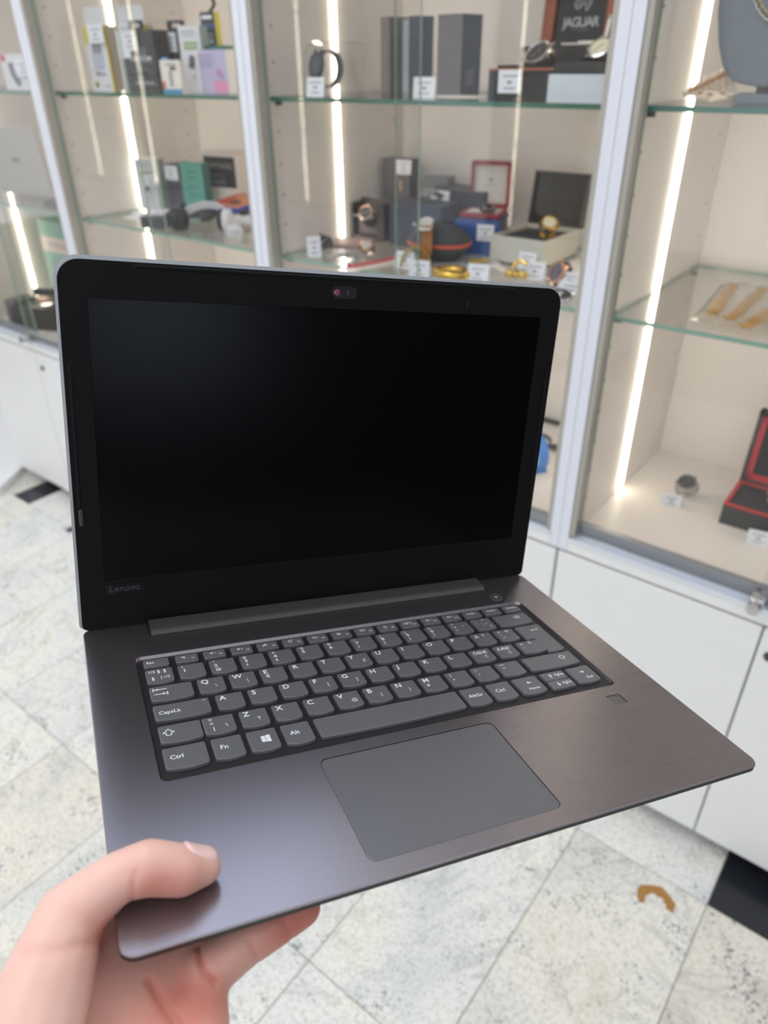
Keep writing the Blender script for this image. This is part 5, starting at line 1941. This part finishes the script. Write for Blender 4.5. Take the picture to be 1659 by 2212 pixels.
# ---- hinge cover
b = MB()
hx0, hx1 = 0.0408, 0.2950
sec = [(-0.0163, -0.0006), (-0.0165, 0.0010), (-0.0150, 0.0026), (-0.0120, 0.0034), (-0.0020, 0.0042), (-0.0010, 0.0020), (-0.0010, -0.0006)]
v0 = [b.bm.verts.new((hx0, p[0], p[1])) for p in sec]
v1 = [b.bm.verts.new((hx1, p[0], p[1])) for p in sec]
for i in range(len(sec)):
    j = (i + 1) % len(sec)
    b.bm.faces.new((v0[i], v1[i], v1[j], v0[j]))
b.bm.faces.new(list(reversed(v0)))
b.bm.faces.new(v1)
hg = b.done('hinge_cover', hinge_m, lap)
smooth_angle(hg, 50)
b = MB()
b.box(hx0 - 0.0016, hx1 + 0.0030, -0.0166, 0.0, 0.00002, 0.00012)
b.done('hinge_slot', groove_m, lap)

# ---- lid: local frame x right, y up the lid, z towards the user
lid = empty('lid', kind=None)
lid.parent = lap
up = Vector((0, -math.cos(TH), math.sin(TH)))
nz_ = Vector((0, -math.sin(TH), -math.cos(TH)))
lid.matrix_local = Matrix(((1, up.x, nz_.x, 0), (0, up.y, nz_.y, 0.0004), (0, up.z, nz_.z, 0.0004), (0, 0, 0, 1)))
lo = rrect(0.0, LWD, 0.0, LH, 0.010, 8, rs=(0.004, 0.004, 0.012, 0.012))
co = rrect(-0.0016, LWD + 0.0010, 0.0, LH + 0.0021, 0.010, 8, rs=(0.004, 0.004, 0.0135, 0.0135))
b = MB()
b.prism(lo, 0, 0, rings=[(-0.0080, inset(co, 0.0022)), (-0.0066, inset(co, 0.0004)), (-0.0040, co), (-0.0024, co), (-0.0013, lo)])
b.done('cover', lidm, lid)
b = MB()
bo = rrect(0.0002, LWD - 0.0002, 0.0001, LH - 0.0002, 0.010, 8, rs=(0.004, 0.004, 0.012, 0.012))
sc_o = rrect(0.0150, 0.3262, 0.0340, 0.2092, 0.0009, 3)
edges = []
lps = []
for o_ in (bo, sc_o):
    vs = [b.bm.verts.new((p[0], p[1], 0)) for p in o_]
    lps.append(vs)
    for i in range(len(vs)):
        edges.append(b.bm.edges.new((vs[i], vs[(i + 1) % len(vs)])))
bmesh.ops.triangle_fill(b.bm, use_beauty=True, edges=edges)
wall(lps[0], bo, -0.0012)
wall(lps[1], inset(sc_o, 0.0003), -0.0010)
b.done('bezel', bez_m, lid)
b = MB()
b.box(0.0140, 0.3272, 0.0330, 0.2102, -0.0012, -0.0009)
b.done('screen', scr, lid)


def strip(x0, x1, y0, y1, nm='rubber_strip', m=None):
    r = min(x1 - x0, y1 - y0) / 2 * 0.95
    o_ = rrect(x0, x1, y0, y1, r, 5)
    b = MB()
    e = inset(o_, -0.0006)
    b.prism(e, 0.00002, 0.00010)
    b.done('strip_groove', rub_m, lid)
    b = MB()
    b.prism(o_, 0, 0, rings=[(0.0001, o_), (0.0005, inset(o_, 0.0001)), (0.0008, inset(o_, r * 0.5))])
    return b.done(nm, m or mat('rubber_strip_m', (11, 11, 11), 0.45, spec=0.22), lid)


strip(0.0407, 0.2992, 0.2264, 0.2288)
strip(0.0029, 0.0048, 0.0845, 0.1716)
strip(0.3372, 0.3391, 0.0727, 0.1712)
strip(0.0027, 0.0050, 0.0727, 0.0838, m=mat('worn_strip', (66, 64, 60), 0.35, var=0.3, nscale=300))
# camera shutter
cy = 0.2193
pill = rrect(0.1608, 0.1786, cy - 0.0040, cy + 0.0040, 0.0039, 8)
b = MB()
b.prism(inset(pill, -0.0004), 0.00002, 0.00010)
cs = b.done('camera_recess', rub_m, lid)
b = MB()
b.prism(inset(pill, 0.0003), 0.0001, 0.00035)
sh = b.done('camera_shutter', mat('shutter_plastic', (30, 30, 33), 0.4), lid)
b = MB()
b.cyl(0, 0, 0, 28, Matrix.Translation((0.1645, cy, 0)), prof=[(0.0034, 0.00035), (0.0032, 0.0007), (0.0024, 0.0006), (0.0021, 0.0004)])
b.done('lens_ring', black_pl, sh)
b = MB()
b.cyl(0, 0, 0, 20, Matrix.Translation((0.1645, cy, 0)), prof=[(0.0021, 0.0004), (0.0020, 0.0008), (0.0010, 0.0009)])
b.done('lens', mat('rosy_lens', (136, 76, 88), 0.12, spec=0.9), sh)
b = MB()
b.box(0.1720, 0.1723, cy - 0.0018, cy + 0.0018, 0.00036, 0.0006)
b.done('shutter_mark', mat('mark_grey', (110, 110, 112), 0.5), sh)
b = MB()
for x in (0.1421, 0.1965):
    b.cyl(0.0006, 0.00002, 0.0001, 12, Matrix.Translation((x, cy + 0.0002, 0)))
b.cyl(0.00035, 0.00002, 0.0001, 10, Matrix.Translation((0.1803, cy, 0)))
b.done('microphone_holes', rub_m, lid)
# name plate
b = MB()
b.box(0.0154, 0.0396, 0.0240, 0.0316, 0.00005, 0.0003)
lp_ = b.done('name_plate', mat('plate_gloss', (8, 8, 10), 0.2), lid)
b = MB()
add_text(b, 'Lenovo', 0.0064, Matrix.Translation((0.0274, 0.0260, 0.00036)), 0.01, center=True)
b.done('lettering', mat('plate_letter', (58, 58, 60), 0.4), lp_)
b = MB()
b.box(0.2620, 0.2623, 0.2132, 0.2200, 0.00002, 0.00005, TRS((0, 0, 0), (0, 0, 0)))
b.done('scratch', mat('scratch_grey', (60, 60, 62), 0.5), lid)


# ================================================================== the hand
skin = bpy.data.materials.new('skin')
skin.use_nodes = True
nt = skin.node_tree
sb = nt.nodes['Principled BSDF']
at = nt.nodes.new('ShaderNodeAttribute')
at.attribute_name = 'redness'
n1 = nt.nodes.new('ShaderNodeTexNoise')
n1.inputs['Scale'].default_value = 55
n1.inputs['Detail'].default_value = 4
tc = nt.nodes.new('ShaderNodeTexCoord')
nt.links.new(tc.outputs['Object'], n1.inputs['Vector'])
mx = nt.nodes.new('ShaderNodeMix')
mx.data_type = 'RGBA'
mx.inputs[6].default_value = srgb(238, 198, 184)
mx.inputs[7].default_value = srgb(206, 128, 112)
sm = nt.nodes.new('ShaderNodeMath')
sm.operation = 'MULTIPLY_ADD'
sm.inputs[1].default_value = 0.45
sm.inputs[2].default_value = -0.16
nt.links.new(n1.outputs['Fac'], sm.inputs[0])
ad = nt.nodes.new('ShaderNodeMath')
ad.use_clamp = True
nt.links.new(at.outputs['Fac'], ad.inputs[0])
nt.links.new(sm.outputs[0], ad.inputs[1])
nt.links.new(ad.outputs[0], mx.inputs[0])
nt.links.new(mx.outputs[2], sb.inputs['Base Color'])
sb.inputs['Roughness'].default_value = 0.46
sb.inputs['Subsurface Weight'].default_value = 0.25
sb.inputs['Subsurface Radius'].default_value = (0.006, 0.002, 0.001)
sb.inputs['Subsurface Scale'].default_value = 1.0
n2 = nt.nodes.new('ShaderNodeTexNoise')
n2.inputs['Scale'].default_value = 900
nt.links.new(tc.outputs['Object'], n2.inputs['Vector'])
bp = nt.nodes.new('ShaderNodeBump')
bp.inputs['Strength'].default_value = 0.12
bp.inputs['Distance'].default_value = 0.0004
nt.links.new(n2.outputs['Fac'], bp.inputs['Height'])
nt.links.new(bp.outputs[0], sb.inputs['Normal'])

# joints (laptop coordinates, metres) and radii
J = dict(
    tip=((0.0358, -0.2150, 0.0080), 0.0080),
    pad=((0.0270, -0.2160, 0.0102), 0.0104),
    ip=((0.0145, -0.2135, 0.0140), 0.0110),
    prox=((0.0020, -0.2130, 0.0125), 0.0100),
    mcp=((-0.0160, -0.2150, 0.0005), 0.0135),
    cmc=((-0.0310, -0.2440, -0.0150), 0.0195),
    wrist_r=((-0.0420, -0.2860, -0.0300), 0.0210),
    wrist_u=((0.0020, -0.3060, -0.0420), 0.0200),
    k_i=((0.0030, -0.1760, -0.0290), 0.0110),
    k_m=((0.0150, -0.1950, -0.0310), 0.0110),
    k_r=((0.0230, -0.2150, -0.0315), 0.0108),
    k_p=((0.0290, -0.2360, -0.0310), 0.0100),
)


def capsule(bm, a, ra, c, rc, n=14, step=0.35):
    a, c = Vector(a), Vector(c)
    d = c - a
    L = d.length
    t = d.normalized() if L > 1e-6 else Vector((0, 0, 1))
    u = t.orthogonal().normalized()
    w = t.cross(u)
    rows = []
    prof = [(-ra * math.cos(q), ra * math.sin(q)) for q in (0.25, 0.6, 1.0, 1.35)]
    m = max(2, int(L / 0.004))
    prof += [(L * i / m, ra + (rc - ra) * i / m) for i in range(m + 1)]
    prof += [(L + rc * math.cos(q), rc * math.sin(q)) for q in (1.35, 1.0, 0.6, 0.25)]
    for s, r in prof:
        rows.append([bm.verts.new(a + t * s + (u * math.cos(2 * PI * k / n) + w * math.sin(2 * PI * k / n)) * r) for k in range(n)])
    for p, q in zip(rows[:-1], rows[1:]):
        for k in range(n):
            bm.faces.new((p[k], p[(k + 1) % n], q[(k + 1) % n], q[k]))
    bm.faces.new(list(reversed(rows[0])))
    bm.faces.new(rows[-1])


hb = bmesh.new()


def chain(pts):
    for (a, ra), (c, rc) in zip(pts[:-1], pts[1:]):
        capsule(hb, a, ra, c, rc)


chain([J['tip'], J['pad'], J['ip'], J['prox'], J['mcp'], J['cmc'], J['wrist_r']])
# fingers under the base: index, middle, ring, and the little finger along the front edge
F_i = [J['k_i'], ((0.035, -0.150, -0.0232), 0.0092), ((0.060, -0.136, -0.0222), 0.0086), ((0.078, -0.128, -0.0206), 0.0072)]
F_m = [J['k_m'], ((0.050, -0.174, -0.0234), 0.0094), ((0.078, -0.164, -0.0224), 0.0088), ((0.099, -0.158, -0.0208), 0.0074)]
F_r = [J['k_r'], ((0.034, -0.218, -0.0262), 0.0102), ((0.056, -0.206, -0.0234), 0.0094), ((0.082, -0.196, -0.0224), 0.0088), ((0.102, -0.192, -0.0208), 0.0074)]
F_p = [((0.0330, -0.2350, -0.0280), 0.0112), ((0.0480, -0.2290, -0.0265), 0.0106), ((0.0640, -0.2255, -0.0255), 0.0096), ((0.0785, -0.2230, -0.0240), 0.0082)]
for F in (F_i, F_m, F_r, F_p):
    chain(F)
# palm
def lerp(A, B, t):
    a, ra = A
    c, rc = B
    return (tuple(Vector(a).lerp(Vector(c), t)), ra + (rc - ra) * t)


for i in range(9):
    t_ = i / 8
    ks = ['k_i', 'k_m', 'k_r', 'k_p']
    s = t_ * 3
    k = min(2, int(s))
    K = lerp(J[ks[k]], J[ks[k + 1]], s - k)
    Wp = lerp(J['wrist_r'], J['wrist_u'], t_)
    mid = lerp(K, Wp, 0.5)
    mid = ((mid[0][0], mid[0][1], mid[0][2] - 0.006), mid[1] * 0.86)
    chain([K, mid, (Wp[0], Wp[1] * 0.8)])
# web between thumb and index, thenar and hypothenar pads
chain([(J['mcp'][0], 0.0105), ((-0.010, -0.196, -0.016), 0.0095), J['k_i']])
chain([(J['cmc'][0], 0.0160), ((-0.012, -0.212, -0.022), 0.0105), (J['k_m'][0], 0.0085)])
chain([((0.030, -0.244, -0.034), 0.0105), ((0.020, -0.272, -0.042), 0.0165), (J['wrist_u'][0], 0.019)])
# forearm leaving the frame
FA = Vector((-0.055, -0.155, -0.055))
for A in (J['wrist_r'], J['wrist_u'], lerp(J['wrist_r'], J['wrist_u'], 0.5)):
    chain([(A[0], 0.021), (tuple(Vector(A[0]) + FA), 0.026)])
hm = bpy.data.meshes.new('hand_raw')
hb.to_mesh(hm)
hb.free()
ho = bpy.data.objects.new('hand_raw', hm)
COL.objects.link(ho)
rm = ho.modifiers.new('r', 'REMESH')
rm.mode = 'VOXEL'
rm.voxel_size = 0.0013
sm_ = ho.modifiers.new('s', 'SMOOTH')
sm_.factor = 0.5
sm_.iterations = 20
dg = bpy.context.evaluated_depsgraph_get()
me = bpy.data.meshes.new_from_object(ho.evaluated_get(dg))
bpy.data.objects.remove(ho)
me.name = 'hand'
# creases pressed into the surface (seen from above) and skin redness
VD = Vector((-0.10, -0.55, 0.83)).normalized()
creases = [
    ([(-0.0300, -0.2250, 0), (-0.0200, -0.2285, 0), (-0.0085, -0.2290, 0), (0.0, -0.2230, 0)], 0.0020, 0.0006),
    ([(0.0110, -0.2290, -0.03), (0.0135, -0.2370, -0.03), (0.0180, -0.2480, -0.03), (0.0215, -0.2600, -0.03)], 0.0013, 0.0014),
    ([(0.0315, -0.2250, -0.025), (0.0308, -0.2310, -0.025), (0.0315, -0.2370, -0.025), (0.0350, -0.2430, -0.025)], 0.0012, 0.0016),
    ([(0.0520, -0.2300, -0.025), (0.0535, -0.2400, -0.025)], 0.0012, 0.0005),
    ([(0.0680, -0.2250, -0.025), (0.0700, -0.2340, -0.025)], 0.0012, 0.0005),
    ([(0.0085, -0.2200, 0.02), (0.0065, -0.2240, 0.01)], 0.0012, 0.0006),
]


def flat(p):
    return p - VD * p.dot(VD)


cr = [([flat(Vector(p)) for p in pl], w, d) for pl, w, d in creases]
tips = [(Vector(J['pad'][0]) + Vector((0.0, -0.006, 0)), 0.011), (Vector(F_p[3][0]), 0.020), (Vector(F_p[2][0]), 0.010), (Vector((0.018, -0.250, -0.03)), 0.016), (Vector((-0.006, -0.224, 0)), 0.012), (Vector((0.028, -0.245, -0.03)), 0.010), (Vector(J['ip'][0]) + Vector((0, -0.008, 0)), 0.008)]
red = me.attributes.new('redness', 'FLOAT', 'POINT')
nrm = [v.normal.copy() for v in me.vertices]
vals = []
for v, n in zip(me.vertices, nrm):
    p = v.co
    r = 0.10
    for c, s in tips:
        r += 0.55 * math.exp(-((p - c).length / s) ** 2)
    if p.z < -0.012:
        r += 0.28
    f = flat(p)
    if n.dot(VD) > -0.2:
        for pl, w, d in cr:
            best = 1e9
            for a, c in zip(pl[:-1], pl[1:]):
                ab = c - a
                t_ = max(0, min(1, (f - a).dot(ab) / ab.length_squared))
                best = min(best, (f - a - ab * t_).length)
            if best < w * 3:
                g_ = math.exp(-(best / w) ** 2)
                v.co = v.co - n * d * g_
                r += 0.38 * g_ * (d / 0.0012)
    vals.append(min(1.0, r))
red.data.foreach_set('value', vals)
hand = empty('hand', label='left hand with thumb on top, holding the laptop by its near left corner', cat='hand')
hand.matrix_world = LM
ho = link('skin', me, skin, hand, smooth=True)
# thumb nail laid on the surface
bvh = BVHTree.FromPolygons([v.co.copy() for v in me.vertices], [list(p.vertices) for p in me.polygons])
tipv = Vector(J['tip'][0])
padv = Vector(J['pad'][0])
ax = (tipv - padv).normalized()
nn = Vector((-0.10, 0.42, 0.90))
nn = (nn - ax * nn.dot(ax)).normalized()
bb = ax.cross(nn)
cen = padv + ax * 0.0075
b = MB()
g = []
for i in range(13):
    row = []
    for j in range(11):
        u, v = -1 + 2 * i / 12, -1 + 2 * j / 10
        w_ = 0.0062 * (1 - 0.22 * max(0, -u) ** 3) * (1 - 0.35 * max(0, u) ** 4)
        p = cen + ax * (u * 0.0074 * (1 - 0.12 * v * v)) + bb * (v * w_)
        hit = bvh.ray_cast(p + nn * 0.03, -nn)
        q = hit[0] if hit[0] is not None else p
        e = max(abs(u), abs(v))
        row.append(b.bm.verts.new(q + nn * (0.0010 if e < 0.95 else -0.0002)))
    g.append(row)
for i in range(12):
    for j in range(10):
        b.bm.faces.new((g[i][j], g[i + 1][j], g[i + 1][j + 1], g[i][j + 1]))
nail = b.done('thumbnail', mat('nail', (238, 200, 196), 0.22, var=0.05, nscale=60, spec=0.6), hand, smooth=True)
nail['label'] = 'pink thumbnail'
